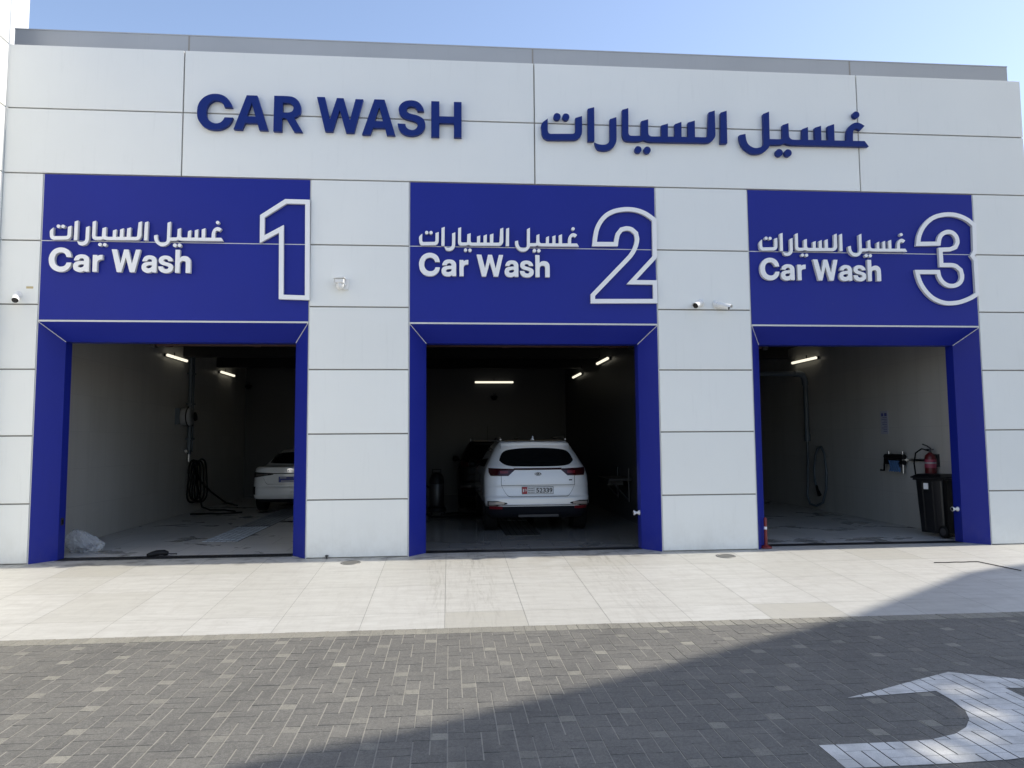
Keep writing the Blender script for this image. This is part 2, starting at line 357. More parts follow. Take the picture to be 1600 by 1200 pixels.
ARABIC={"teh":[[1.357,6.253],[1.451,6.339],[1.449,6.164],[1.457,6.127],[1.477,6.109],[1.501,6.107],[1.806,6.116],[1.835,6.121],[1.854,6.139],[1.86,6.176],[1.862,6.36],[1.963,6.392],[1.96,6.169],[1.952,6.111],[1.925,6.066],[1.886,6.038],[1.838,6.025],[1.476,6.014],[1.424,6.024],[1.387,6.05],[1.363,6.093],[1.356,6.151]],"alef":[[2.051,6.505],[2.148,6.535],[2.143,6.014],[2.044,6.011]],"reh":[[2.381,6.356],[2.48,6.393],[2.478,6.067],[2.466,5.998],[2.432,5.939],[2.373,5.893],[2.296,5.875],[2.234,5.88],[2.191,5.895],[2.167,5.932],[2.142,5.997],[2.182,5.976],[2.249,5.963],[2.317,5.97],[2.356,6.0],[2.376,6.054]],"seen_yeh":[[2.57,6.507],[2.663,6.536],[2.658,6.165],[2.665,6.131],[2.691,6.113],[2.846,6.117],[2.856,6.341],[2.962,6.374],[2.959,6.169],[2.968,6.132],[3.006,6.112],[3.158,6.116],[3.161,6.284],[3.262,6.316],[3.257,6.116],[3.363,6.117],[3.367,6.31],[3.469,6.349],[3.466,6.118],[3.564,6.118],[3.569,6.341],[3.676,6.376],[3.672,6.121],[3.834,6.123],[3.861,6.137],[3.87,6.176],[3.895,6.51],[3.988,6.542],[3.989,6.17],[3.975,6.12],[3.936,6.07],[3.896,6.047],[3.842,6.037],[2.995,6.028],[2.946,6.034],[2.89,6.052],[2.835,6.035],[2.781,6.029],[2.665,6.028],[2.626,6.034],[2.588,6.056],[2.568,6.099],[2.563,6.158]],"alef2":[[4.08,6.512],[4.173,6.545],[4.168,6.037],[4.064,6.032]],"lam":[[4.36,6.171],[4.454,6.192],[4.463,6.107],[4.483,6.048],[4.519,6.008],[4.571,5.983],[4.623,5.977],[4.676,5.99],[4.718,6.017],[4.736,6.07],[4.738,6.167],[4.742,6.512],[4.834,6.552],[4.83,6.123],[5.003,6.126],[5.025,6.136],[5.035,6.164],[5.041,6.348],[5.133,6.381],[5.135,6.194],[5.144,6.153],[5.184,6.125],[5.34,6.127],[5.35,6.294],[5.439,6.329],[5.435,6.127],[5.549,6.129],[5.549,6.322],[5.647,6.355],[5.644,6.128],[5.754,6.129],[5.753,6.351],[5.856,6.388],[5.853,6.13],[6.044,6.132],[6.053,6.25],[6.071,6.311],[6.112,6.373],[6.168,6.411],[6.222,6.423],[6.283,6.409],[6.342,6.373],[6.274,6.302],[6.225,6.325],[6.186,6.321],[6.162,6.295],[6.151,6.246],[6.147,6.132],[6.332,6.135],[6.395,6.049],[5.246,6.041],[5.151,6.044],[5.113,6.049],[5.065,6.063],[5.019,6.044],[4.985,6.04],[4.833,6.035],[4.807,5.986],[4.756,5.933],[4.695,5.899],[4.62,5.886],[4.538,5.893],[4.472,5.929],[4.414,5.979],[4.375,6.045],[4.361,6.111]],"dots":[[1.59,6.373,0.053],[1.722,6.372,0.052],[2.8,5.905,0.052],[2.939,5.902,0.052],[4.973,5.916,0.056],[5.112,5.916,0.056],[6.216,6.547,0.052]]}
NUMERALS={"1":[[-2.666,4.811],[-2.321,5.051],[-1.979,5.048],[-1.963,3.601],[-2.387,3.611],[-2.399,4.564],[-2.662,4.41]],"2":[[2.09,4.437],[2.098,4.521],[2.108,4.589],[2.137,4.712],[2.2,4.835],[2.29,4.932],[2.406,4.996],[2.529,5.026],[2.652,5.035],[2.774,5.021],[2.897,4.979],[2.991,4.919],[3.059,4.868],[3.055,4.278],[2.739,3.942],[3.051,3.942],[3.05,3.601],[2.056,3.59],[2.057,3.726],[2.596,4.282],[2.666,4.37],[2.711,4.463],[2.731,4.559],[2.719,4.627],[2.672,4.669],[2.604,4.682],[2.549,4.667],[2.508,4.616],[2.484,4.527],[2.471,4.443]],"3":[[7.092,4.519],[7.112,4.646],[7.145,4.739],[7.198,4.833],[7.285,4.928],[7.4,5.004],[7.526,5.042],[7.637,5.055],[7.762,5.048],[7.885,5.013],[7.993,4.955],[8.086,4.876],[8.074,4.442],[8.036,4.381],[8.074,4.328],[8.076,3.772],[7.976,3.712],[7.862,3.662],[7.75,3.627],[7.639,3.612],[7.53,3.611],[7.408,3.641],[7.288,3.705],[7.185,3.809],[7.109,3.933],[7.068,4.064],[7.052,4.149],[7.457,4.154],[7.47,4.069],[7.51,3.997],[7.576,3.951],[7.644,3.941],[7.714,3.959],[7.765,4.006],[7.78,4.073],[7.766,4.138],[7.713,4.184],[7.645,4.2],[7.455,4.198],[7.452,4.499],[7.635,4.508],[7.705,4.536],[7.733,4.589],[7.726,4.656],[7.687,4.702],[7.632,4.717],[7.576,4.704],[7.526,4.666],[7.499,4.606],[7.487,4.532]]}
CARWASH=[["C",-3.558,-3.061,6.028,6.553],["A",-3.051,-2.571,6.042,6.546],["R",-2.499,-2.089,6.031,6.552],["W",-1.895,-1.236,6.041,6.555],["A",-1.249,-0.775,6.019,6.546],["S",-0.744,-0.344,6.019,6.548],["H",-0.259,0.182,6.015,6.546]]
LATIN={'C':[[(0.98,0.636),(0.949,0.72),(0.888,0.82),(0.786,0.92),(0.673,0.976),(0.531,1.0),(0.367,0.984),(0.204,0.91),(0.082,0.79),(0.016,0.64),(0.0,0.48),(0.016,0.32),(0.082,0.19),(0.194,0.08),(0.337,0.016),(0.531,0.0),(0.673,0.02),(0.816,0.09),(0.929,0.2),(1.0,0.35),(0.765,0.35),(0.724,0.27),(0.643,0.2),(0.531,0.174),(0.418,0.2),(0.316,0.28),(0.265,0.38),(0.255,0.49),(0.276,0.62),(0.337,0.73),(0.429,0.8),(0.531,0.82),(0.643,0.79),(0.724,0.72),(0.755,0.636)]],'A':[[(0.361,1.0),(0.67,1.0),(1.0,0.0),(0.742,0.0),(0.685,0.197),(0.326,0.197),(0.247,0.0),(0.0,0.0)],[(0.511,0.789),(0.623,0.387),(0.375,0.387)]],'R':[[(0.01,1.0),(0.483,1.0),(0.655,0.979),(0.803,0.907),(0.901,0.79),(0.931,0.667),(0.914,0.543),(0.84,0.461),(0.704,0.395),(1.0,0.0),(0.704,0.0),(0.421,0.379),(0.296,0.379),(0.286,0.0),(0.0,0.0)],[(0.31,0.811),(0.507,0.807),(0.618,0.774),(0.675,0.673),(0.643,0.584),(0.532,0.539),(0.31,0.539)]],'W':[[(0.0,1.0),(0.173,1.0),(0.285,0.365),(0.43,0.985),(0.575,0.985),(0.715,0.35),(0.832,0.971),(1.0,0.971),(0.81,0.0),(0.631,0.0),(0.492,0.644),(0.352,0.019),(0.184,0.019)]],'S':[[(0.954,0.706),(0.927,0.786),(0.844,0.888),(0.716,0.968),(0.55,1.0),(0.404,0.997),(0.239,0.961),(0.11,0.881),(0.046,0.786),(0.04,0.699),(0.073,0.611),(0.147,0.539),(0.275,0.48),(0.44,0.444),(0.587,0.415),(0.679,0.378),(0.721,0.328),(0.716,0.269),(0.661,0.204),(0.569,0.163),(0.468,0.167),(0.367,0.197),(0.303,0.255),(0.284,0.328),(0.0,0.335),(0.028,0.233),(0.092,0.131),(0.22,0.044),(0.385,0.007),(0.55,0.0),(0.716,0.029),(0.862,0.095),(0.954,0.189),(1.0,0.291),(0.991,0.378),(0.945,0.466),(0.844,0.531),(0.697,0.582),(0.532,0.611),(0.422,0.633),(0.339,0.684),(0.321,0.735),(0.358,0.793),(0.422,0.822),(0.514,0.833),(0.606,0.815),(0.679,0.771),(0.716,0.706)]],'H':[[(0.0,1.0),(0.267,1.0),(0.267,0.58),(0.746,0.58),(0.746,1.0),(1.0,1.0),(1.0,0.0),(0.746,0.0),(0.746,0.392),(0.267,0.392),(0.267,0.0),(0.0,0.0)]],'c':[[(0.995,0.612),(0.968,0.736),(0.879,0.876),(0.737,0.961),(0.56,1.0),(0.382,0.984),(0.204,0.907),(0.062,0.752),(0.0,0.581),(0.0,0.457),(0.036,0.287),(0.151,0.132),(0.329,0.031),(0.524,0.0),(0.719,0.031),(0.879,0.132),(0.968,0.256),(1.0,0.383),(0.79,0.383),(0.755,0.302),(0.666,0.233),(0.542,0.212),(0.417,0.233),(0.311,0.31),(0.258,0.426),(0.249,0.535),(0.284,0.674),(0.382,0.767),(0.524,0.802),(0.648,0.775),(0.737,0.698),(0.773,0.612)]],'a':[[(0.038,0.66),(0.064,0.754),(0.167,0.9),(0.346,0.983),(0.551,1.0),(0.782,0.963),(0.936,0.858),(1.0,0.692),(1.0,0.031),(0.744,0.031),(0.685,0.083),(0.603,0.025),(0.423,0.0),(0.218,0.035),(0.064,0.129),(0.0,0.275),(0.013,0.421),(0.115,0.546),(0.321,0.608),(0.679,0.64),(0.667,0.723),(0.577,0.785),(0.487,0.785),(0.397,0.744),(0.346,0.66)],[(0.679,0.442),(0.449,0.431),(0.333,0.379),(0.308,0.317),(0.346,0.265),(0.474,0.254),(0.615,0.296),(0.679,0.369)]],'r':[[(0.0,0.989),(0.451,0.989),(0.471,0.902),(0.667,0.978),(1.0,1.0),(1.0,0.727),(0.706,0.705),(0.51,0.618),(0.471,0.498),(0.471,0.0),(0.0,0.0)]],'w':[[(0.0,1.0),(0.181,1.0),(0.314,0.378),(0.429,1.0),(0.581,1.0),(0.714,0.373),(0.838,1.0),(1.0,1.0),(0.81,0.0),(0.648,0.0),(0.495,0.653),(0.352,0.0),(0.2,0.0)]],'s':[[(0.972,0.688),(0.913,0.828),(0.754,0.953),(0.496,1.0),(0.258,0.975),(0.079,0.875),(0.02,0.734),(0.06,0.594),(0.218,0.484),(0.496,0.422),(0.655,0.375),(0.694,0.312),(0.635,0.244),(0.516,0.225),(0.377,0.266),(0.317,0.375),(0.0,0.375),(0.04,0.203),(0.198,0.062),(0.476,0.0),(0.754,0.031),(0.952,0.156),(1.0,0.312),(0.952,0.469),(0.774,0.562),(0.516,0.625),(0.357,0.672),(0.337,0.734),(0.397,0.781),(0.496,0.797),(0.615,0.766),(0.655,0.681)]],'h':[[(0.0,1.0),(0.293,1.0),(0.293,0.64),(0.429,0.708),(0.625,0.73),(0.821,0.697),(0.964,0.596),(1.0,0.449),(1.0,0.0),(0.686,0.0),(0.686,0.427),(0.643,0.494),(0.518,0.521),(0.375,0.494),(0.304,0.404),(0.293,0.0),(0.0,0.0)]]}

# ------------------------------------------------------------------ ground, paving, apron, floor
ZP, SL = -.185, .185/3.2            # paving level; the apron falls towards it
g = MB(); g.add([(-300, -300, ZP-.02), (300, -300, ZP-.02), (300, 300, ZP-.02), (-300, 300, ZP-.02)], [(0, 1, 2, 3)])
tag(g.build('ground', M['ground']), kind='structure')
mb = MB(); tone = []
U, PX0, PY0 = .1025, .194, -3.67
def addp(m, x0, x1, y0, y1, z0, z1, t, tl, mi=0, sides=True):
    n0 = len(m.f); dz = random.uniform(-.0012, .0012); tx = random.uniform(-.0012, .0012)
    v = [(x0, y0, z0), (x1, y0, z0), (x1, y1, z0), (x0, y1, z0), (x0, y0, z1+dz-tx), (x1, y0, z1+dz+tx), (x1, y1, z1+dz+tx), (x0, y1, z1+dz-tx)]
    m.add(v, [(4, 5, 6, 7), (0, 1, 5, 4), (1, 2, 6, 5), (2, 3, 7, 6), (3, 0, 4, 7)], mi); tl += [t]*(len(m.f)-n0)
JX, JY = .0085, .0028               # wide sanded joints along the depth, tight ones across
YE = -3.47                          # far edge of the bond, next to the soldier course
bricks = []
for i in range(-85, 110):
    # squares of column i lie at rows -4*i + 17*k ; pinwheel bond with 8 bricks round every square
    for k in range(-25, 32):
        r0 = -4*i+17*k
        for dr, wdt, hgt in ((0, 1, 1), (1, 1, 2), (5, 1, 2), (11, 1, 2), (15, 1, 2), (3, 2, 1), (4, 2, 1), (9, 2, 1), (10, 2, 1)):
            x0 = PX0+i*U; y0 = PY0+(r0+dr)*U; x1 = x0+wdt*U; y1 = y0+hgt*U
            if x1 < -8 or x0 > 11 or y1 < -9.6 or y0 > YE: continue
            y1 = min(y1, YE)
            if y1-y0 < .012: continue
            sq = dr == 0
            t = random.gauss(.88, .07) if sq else min(.75, max(.02, random.gauss(.47, .07)+(.12 if random.random() < .05 else 0)))
            bricks.append((x0+JX/2, x1-JX/2, y0+JY/2, y1-JY/2))
            addp(mb, x0+JX/2, x1-JX/2, y0+JY/2, y1-JY/2, ZP-.03, ZP, t, tone)
            if abs(y1-y0) > .02: 
                mb.add([(x0-JX/2-.0005, y0+JY/2, ZP-.0022), (x0+JX/2+.0005, y0+JY/2, ZP-.0022), (x0+JX/2+.0005, y1-JY/2, ZP-.0022), (x0-JX/2-.0005, y1-JY/2, ZP-.0022)], [(0, 1, 2, 3)], 1); tone.append(.5)
x = -8.0
while x < 11:                       # pale soldier course along the apron
    addp(mb, x+.003, x+U-.003, YE+.004, YE+.203, ZP-.03, ZP+.001, min(1, max(.7, random.gauss(.97, .05))), tone); x += U
mb.add([(-8, YE, ZP-.002), (11, YE, ZP-.002), (11, YE+.2, ZP-.002), (-8, YE+.2, ZP-.002)], [(0, 1, 2, 3)], 1); tone.append(.5)
mb.add([(-8.2, -9.8, ZP-.007), (11.2, -9.8, ZP-.007), (11.2, YE+.22, ZP-.007), (-8.2, YE+.22, ZP-.007)], [(0, 1, 2, 3)], 2); tone.append(.5)
tag(mb.build('paving', [M['paver'], M['sand'], M['soil']], attr=('tone', tone), fixn=False), kind='structure')

mb = MB(); tone = []
rows = [(.335, -.80), (-.80, -1.62), (-1.62, -2.73), (-2.73, -3.262)]
for ri, (ya, yb) in enumerate(rows):
    for i in range(-10, 15):
        x0 = -.045+i*.815; x1 = x0+.815; j = .0018
        t = random.gauss(.62, .15)
        if (ri, i) in ((3, 0), (3, 4)): t = .16
        if ri == 0: t -= .2
        t = min(1, max(0, t))
        ys = [ya-j, -.02, yb+j] if ya > 0 else [ya-j, yb+j]
        for q in range(len(ys)-1):
            n0 = len(mb.f); zz = [0 if y > -.03 else SL*y for y in ys]
            mb.add([(x0+j, ys[q+1], zz[q+1]), (x1-j, ys[q+1], zz[q+1]), (x1-j, ys[q], zz[q]), (x0+j, ys[q], zz[q])], [(0, 1, 2, 3)]); tone += [t]*(len(mb.f)-n0)
mb.add([(-8.2, -3.264, ZP-.006), (12.2, -3.264, ZP-.006), (12.2, -.02, -.006), (-8.2, -.02, -.006)], [(0, 1, 2, 3)], 1); tone.append(.5)
mb.add([(-8.2, -.02, -.006), (12.2, -.02, -.006), (12.2, .34, -.006), (-8.2, .34, -.006)], [(0, 1, 2, 3)], 1); tone.append(.5)
tag(mb.build('apron', [M['apron'], M['tilejoint']], attr=('tone', tone), fixn=False), kind='structure')
for x0, x1, m_ in ((-6.1, -1.28, 'floor'), (-1.28, 3.62, 'darkfloor'), (3.62, 8.5, 'floor')):
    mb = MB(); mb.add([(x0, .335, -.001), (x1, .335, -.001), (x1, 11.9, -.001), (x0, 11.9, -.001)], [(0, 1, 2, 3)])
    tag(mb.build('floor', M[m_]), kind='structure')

# ------------------------------------------------------------------ the car wash building
XL, XR = -6.155, 8.99
BAYS = [(-5.623, -1.978), (-.571, 3.060), (4.479, 8.083)]
PIERS = [(XL, -5.623), (-1.978, -.571), (3.060, 4.479), (8.083, XR)]
ZJ = [0, .800, 1.714, 2.621, 3.517, 4.411, 5.364]
ZT, ZL = 7.211, 3.290
G = .0095                            # half a joint
bld = thing('car_wash_building', 'long white panelled car wash building with three blue framed bays', 'building', (0, 0, 0))
mb = MB()
fx = [XL, -3.775, 1.26, 6.28, XR]; fz = [5.364, 6.296, ZT]
for a, b in zip(fx, fx[1:]):
    for c, d in zip(fz, fz[1:]):
        mb.box(a+(G if a > XL else 0), b-(G if b < XR else 0), 0, .04, c+G, d-(G if d < ZT else 0), 0, .003)
mb.box(XL+.004, XR-.004, .030, .30, 5.352, ZT-.004, 1)
mb.box(XL+.3, XR-.3, .31, .5, 5.2, ZT-.1, 1)
mb.build('fascia', [M['white'], M['joint']], bld)
for a, b in PIERS:
    mb = MB(); e0 = 0 if a == XL else .010; e1 = 0 if b == XR else .010
    for c, d in zip(ZJ, ZJ[1:]):
        mb.box(a+e0, b-e1, 0, .04, c+(G if c else .012), d-G, 0, .003)
    mb.box(a+.004, b-.004, .030, .30, .0, 5.352, 1)
    for x in ([a] if a > XL else [])+([b] if b < XR else []):
        mb.box(x-.008, x+.008, .012, .029, 0, 5.352, 2)
    mb.build('pier', [M['white'], M['joint'], M['trim']], bld)
DS, WS, TS, JY1 = .30, .232, .25, .48
for bi, (a, b) in enumerate(BAYS):
    mb = MB()
    mb.box(a+.010, b-.010, .001, .04, ZL+.014, 4.411-.006, 0, .002)
    mb.box(a+.010, b-.010, .001, .04, 4.411+.006, 5.364-.010, 0, .002)
    mb.box(a+.009, b-.009, .004, .05, 4.411-.0058, 4.411+.0058, 1)
    mb.box(a+.002, b-.002, .041, .47, ZL+.02, 5.35, 2)
    mb.build('header_panel', [M['blue'], M['trim'], M['joint']], bld)
    s = MB()
    def sweep(x0, x1, zt, y):      # one inverted U outline
        return [(x0, y, 0), (x0, y, zt), (x1, y, zt), (x1, y, 0)]
    o = sweep(a+.010, b-.010, ZL-.012, .001); i1 = sweep(a+WS, b-WS, ZL-TS, DS); i2 = sweep(a+WS, b-WS, ZL-TS, JY1); bk = sweep(a+.012, b-.012, ZL-.014, JY1)
    for q0, q1 in ((o, i1), (i1, i2), (i2, bk), (bk, o)):
        for k in range(3): s.add([q0[k], q0[k+1], q1[k+1], q1[k]], [(0, 1, 2, 3)])
    sur = s.build('door_surround', M['blue'], bld)
    t = MB(); t.box(a+.008, b-.008, -.004, .03, ZL-.011, ZL+.013)
    for p, q in ((o[1], i1[1]), (o[2], i1[2])):
        t.tube([(p[0], p[1]-.002, p[2]-.001), (q[0], q[1]-.002, q[2]-.001)], .0065, 6)
    t.build('trim', M['trim'], sur)
mb = MB(); mb.box(XL-.17, XR+.13, .40, .46, ZT-.15, 7.655); mb.box(XL-.175, XR+.135, .395, .70, 7.656, 7.672)
for x in (-3.86, 1.29, 6.42): mb.box(x-.012, x+.012, .397, .399, ZT-.15, 7.656, 1)
mb.build('parapet_coping', [M['coping'], M['joint']], bld)
mb = MB(); mb.box(XL+.02, XR-.02, .5, 12.1, 6.6, 6.8); mb.build('roof', M['joint'], bld)
mb = MB(); mb.box(XL+.0, XL+.05, .31, 12.1, 0, 6.59); mb.box(XR-.05, XR, .31, 12.1, 0, ZT-.01); mb.box(XL+.06, XR-.06, 12.0, 12.1, 0, 6.59)
mb.build('outer_wall', M['white'], bld)
for x0, x1 in ((-6.1, -6.0), (-1.36, -1.2), (3.55, 3.7), (8.30, 8.43)):
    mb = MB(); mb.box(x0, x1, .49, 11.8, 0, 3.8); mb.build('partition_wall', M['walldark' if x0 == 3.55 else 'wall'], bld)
mb = MB(); mb.box(-6.1, 8.5, 11.801, 11.95, 0, 3.8)
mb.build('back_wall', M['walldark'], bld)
mb = MB()
for x0, x1 in ((-6.0, BAYS[0][0]+WS-.06), (BAYS[0][1]-WS+.06, -1.36), (-1.2, BAYS[1][0]+WS-.06), (BAYS[1][1]-WS+.06, 3.55), (3.7, BAYS[2][0]+WS-.06), (BAYS[2][1]-WS+.06, 8.30)):
    mb.box(x0, x1, .482, .56, 0, 3.08)
for x0, x1 in ((-6.0, -1.36), (-1.2, 3.55), (3.7, 8.30)): mb.box(x0, x1, .482, .56, 3.081, 3.8)
mb.build('inner_front_wall', M['wall'], bld)
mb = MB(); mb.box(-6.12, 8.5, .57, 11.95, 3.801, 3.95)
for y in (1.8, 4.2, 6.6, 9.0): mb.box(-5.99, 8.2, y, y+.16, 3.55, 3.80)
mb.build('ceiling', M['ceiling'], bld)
# the small access panels on the back wall of the middle bay
mb = MB(); mb.box(.75, 1.55, 11.77, 11.80, .0, 2.05); mb.box(1.15-.008, 1.15+.008, 11.765, 11.772, 0, 2.05, 1)
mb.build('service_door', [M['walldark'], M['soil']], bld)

# tall sunlit wall at the left, standing out in front of the facade
tw = thing('side_wall', 'tall sunlit white panelled wall at the far left end of the facade', 'wall', (XL-.4, 0, 0))
mb = MB()
for y0, y1 in ((-9.5, -6.6), (-6.6, -3.7), (-3.7, -1.2), (-1.2, -.004)):
    for z0, z1 in ((-.18, .80), (.80, 1.714), (1.714, 2.621), (2.621, 3.517), (3.517, 4.411), (4.411, 5.364), (5.364, 6.296), (6.296, 7.211), (7.211, 8.16)):
        mb.box(.345, .395, y0+G, y1-G, z0+G, z1-G)
mb.box(.0, .36, -9.49, -.012, -.18, 8.15, 1)
mb.build('cladding', [M['white'], M['joint']], tw)
mb = MB(); mb.box(-1.6, -.015, .75, 1.2, -.1, 9.2, 0, .03); mb.build('tower_block', M['white'], tw)

# ------------------------------------------------------------------ lettering on the facade
def letters_thing(name, label, cat, group=None): return thing(name, label, cat, (0, 0, 0), 0, group)
t = letters_thing('wall_lettering', 'large dark blue English CAR WASH letters standing proud of the white fascia', 'sign')
for ch, x0, x1, z0, z1 in CARWASH:
    mb = MB(); put_latin(mb, ch, x0, x1, z0, z1, -.075, -.015)
    mb.build('letter', M['letter_blue'], t)
def arabic(parent, fx, m, yf, yb, m2=None):
    for k, pts in ARABIC.items():
        mats = [m, m2 or m]
        if k == 'dots':
            for i, grp in enumerate(([0, 1], [2, 3], [4, 5], [6])):
                mb = MB()
                for d in grp:
                    x, z, r = pts[d]; X, Z = fx(x, z); X2, _ = fx(x+r, z); rr = X2-X
                    mb.prism([(X+rr*math.cos(q*math.pi/10), Z+rr*math.sin(q*math.pi/10)) for q in range(20)], yf, yb, 0, 1)
                mb.build('letter_dot', mats, parent)
        else:
            mb = MB(); mb.prism(soften([fx(*q) for q in pts]), yf, yb, 0, 1); mb.build('letter', mats, parent)
t = letters_thing('wall_lettering', 'large dark blue Arabic letters standing proud of the white fascia', 'sign')
arabic(t, lambda x, z: (x, z), M['letter_blue'], -.075, -.015)
names = ['left', 'middle', 'right']; numw = ['one', 'two', 'three']
for bi, (a, b) in enumerate(BAYS):
    bay = f'on the blue panel over the {names[bi]} bay'
    t = letters_thing('bay_lettering', f'small white Arabic letters {bay}', 'sign', 'white Arabic letters on the blue panels')
    x0 = a+.142; arabic(t, lambda x, z: (x0+(x-1.356)*.4605, 4.335+(z-5.875)*.53), M['letter_white'], -.058, -.004, M['letter_side'])
    t = letters_thing('bay_lettering', f'small white English Car Wash letters {bay}', 'sign', 'white English letters on the blue panels')
    W = 1.885; zb, cap = 3.968, .318
    for ch, c0, c1, v0, v1 in (('c', 0, .157, -.02, 1.05), ('a', .170, .281, -.02, .755), ('r', .306, .374, 0, .75), ('w', .437, .641, 0, 1.0), ('a', .652, .758, -.02, .755), ('s', .770, .876, -.02, .755), ('h', .890, 1.0, 0, 1.02)):
        mb = MB(); put_latin(mb, ch, x0+c0*W, x0+c1*W, zb+v0*cap, zb+v1*cap, -.058, -.004, 0, 1); mb.build('letter', [M['letter_white'], M['letter_side']], t)
def offset_in(poly, d):
    area = sum(p[0]*q[1]-q[0]*p[1] for p, q in zip(poly, poly[1:]+poly[:1])); sg = 1 if area > 0 else -1
    out = []; n = len(poly)
    for i in range(n):
        p0, p1, p2 = Vector(poly[i-1]), Vector(poly[i]), Vector(poly[(i+1) % n])
        e1 = (p1-p0).normalized(); e2 = (p2-p1).normalized()
        n1 = Vector((-e1.y, e1.x))*sg; n2 = Vector((-e2.y, e2.x))*sg
        bi = n1+n2; c = max(.25, 1+n1.dot(n2)); out.append(tuple(p1+bi*(d/c)))
    return out
for bi, k in enumerate('123'):
    pts = soften([tuple(q) for q in NUMERALS[k]], lim=35, strict=True)
    t = letters_thing('bay_numeral', f'big outlined white numeral {numw[bi]} at the right edge of the {names[bi]} blue panel', 'sign', 'outlined bay numerals')
    mb = MB(); inn = offset_in(pts, .064); n = len(pts)
    for p_, q_ in ((pts, inn),):
        V_ = lambda lp, y: [(x, y, z) for x, z in lp]
        mb.add(V_(pts, -.050)+V_(inn, -.050), [(i, (i+1) % n, n+(i+1) % n, n+i) for i in range(n)], 0)
        mb.add(V_(pts, -.003)+V_(inn, -.003), [(i, n+i, n+(i+1) % n, (i+1) % n) for i in range(n)], 1)
        for lp in (pts, inn): mb.add(V_(lp, -.050)+V_(lp, -.003), [(i, (i+1) % n, n+(i+1) % n, n+i) for i in range(n)], 1)
    mb.build('numeral_outline', [M['letter_white'], M['letter_side']], t)

# ------------------------------------------------------------------ paint arrow on the paving
E = 1.116
def gp(x, y): return (x*E, -10.51+(y+10.51)*E)
outer = [gp(*q) for q in [(2.45, -6.02), (2.74, -5.9), (3.07, -5.75), (3.4, -5.61), (3.57, -5.70), (3.78, -5.81), (4.25, -6.03), (3.54, -5.95), (3.53, -6.13), (3.50, -6.32), (3.43, -6.50), (3.32, -6.68), (3.15, -6.82), (2.95, -6.91), (2.78, -6.94), (2.39, -6.955), (2.1, -6.955), (1.92, -6.955),
       (1.92, -6.68), (2.18, -6.68), (2.38, -6.68), (2.55, -6.67), (2.73, -6.61), (2.85, -6.53), (2.95, -6.42), (3.02, -6.29), (3.06, -6.12), (3.07, -5.96)]]
def clip(poly, ax, val, keep_gt):
    out = []
    for p, q in zip(poly, poly[1:]+poly[:1]):
        ip = (p[ax] >= val) == keep_gt; iq = (q[ax] >= val) == keep_gt
        if ip: out.append(p)
        if ip != iq:
            t_ = (val-p[ax])/(q[ax]-p[ax]); out.append((p[0]+(q[0]-p[0])*t_, p[1]+(q[1]-p[1])*t_))
    return out
tris = [[outer[i] for i in t] for t in tessellate_polygon([[Vector((x, y, 0)) for x, y in outer]])]
mb = MB(); bx0, bx1 = min(p[0] for p in outer), max(p[0] for p in outer); by0, by1 = min(p[1] for p in outer), max(p[1] for p in outer)
for (x0, x1, y0, y1) in bricks:
    if x1 < bx0 or x0 > bx1 or y1 < by0 or y0 > by1: continue
    for tr in tris:
        q = clip(tr, 0, x0, True)
        for ax, v, gt in ((0, x1, False), (1, y0, True), (1, y1, False)):
            if q: q = clip(q, ax, v, gt)
        if q and len(q) > 2: mb.add([(x, y, ZP+.0036) for x, y in q], [tuple(range(len(q)))])
ar = mb.build('road_arrow', M['paint'], fixn=False)
tag(ar, 'worn white turn arrow painted on the dark paving at the lower right', 'road marking')

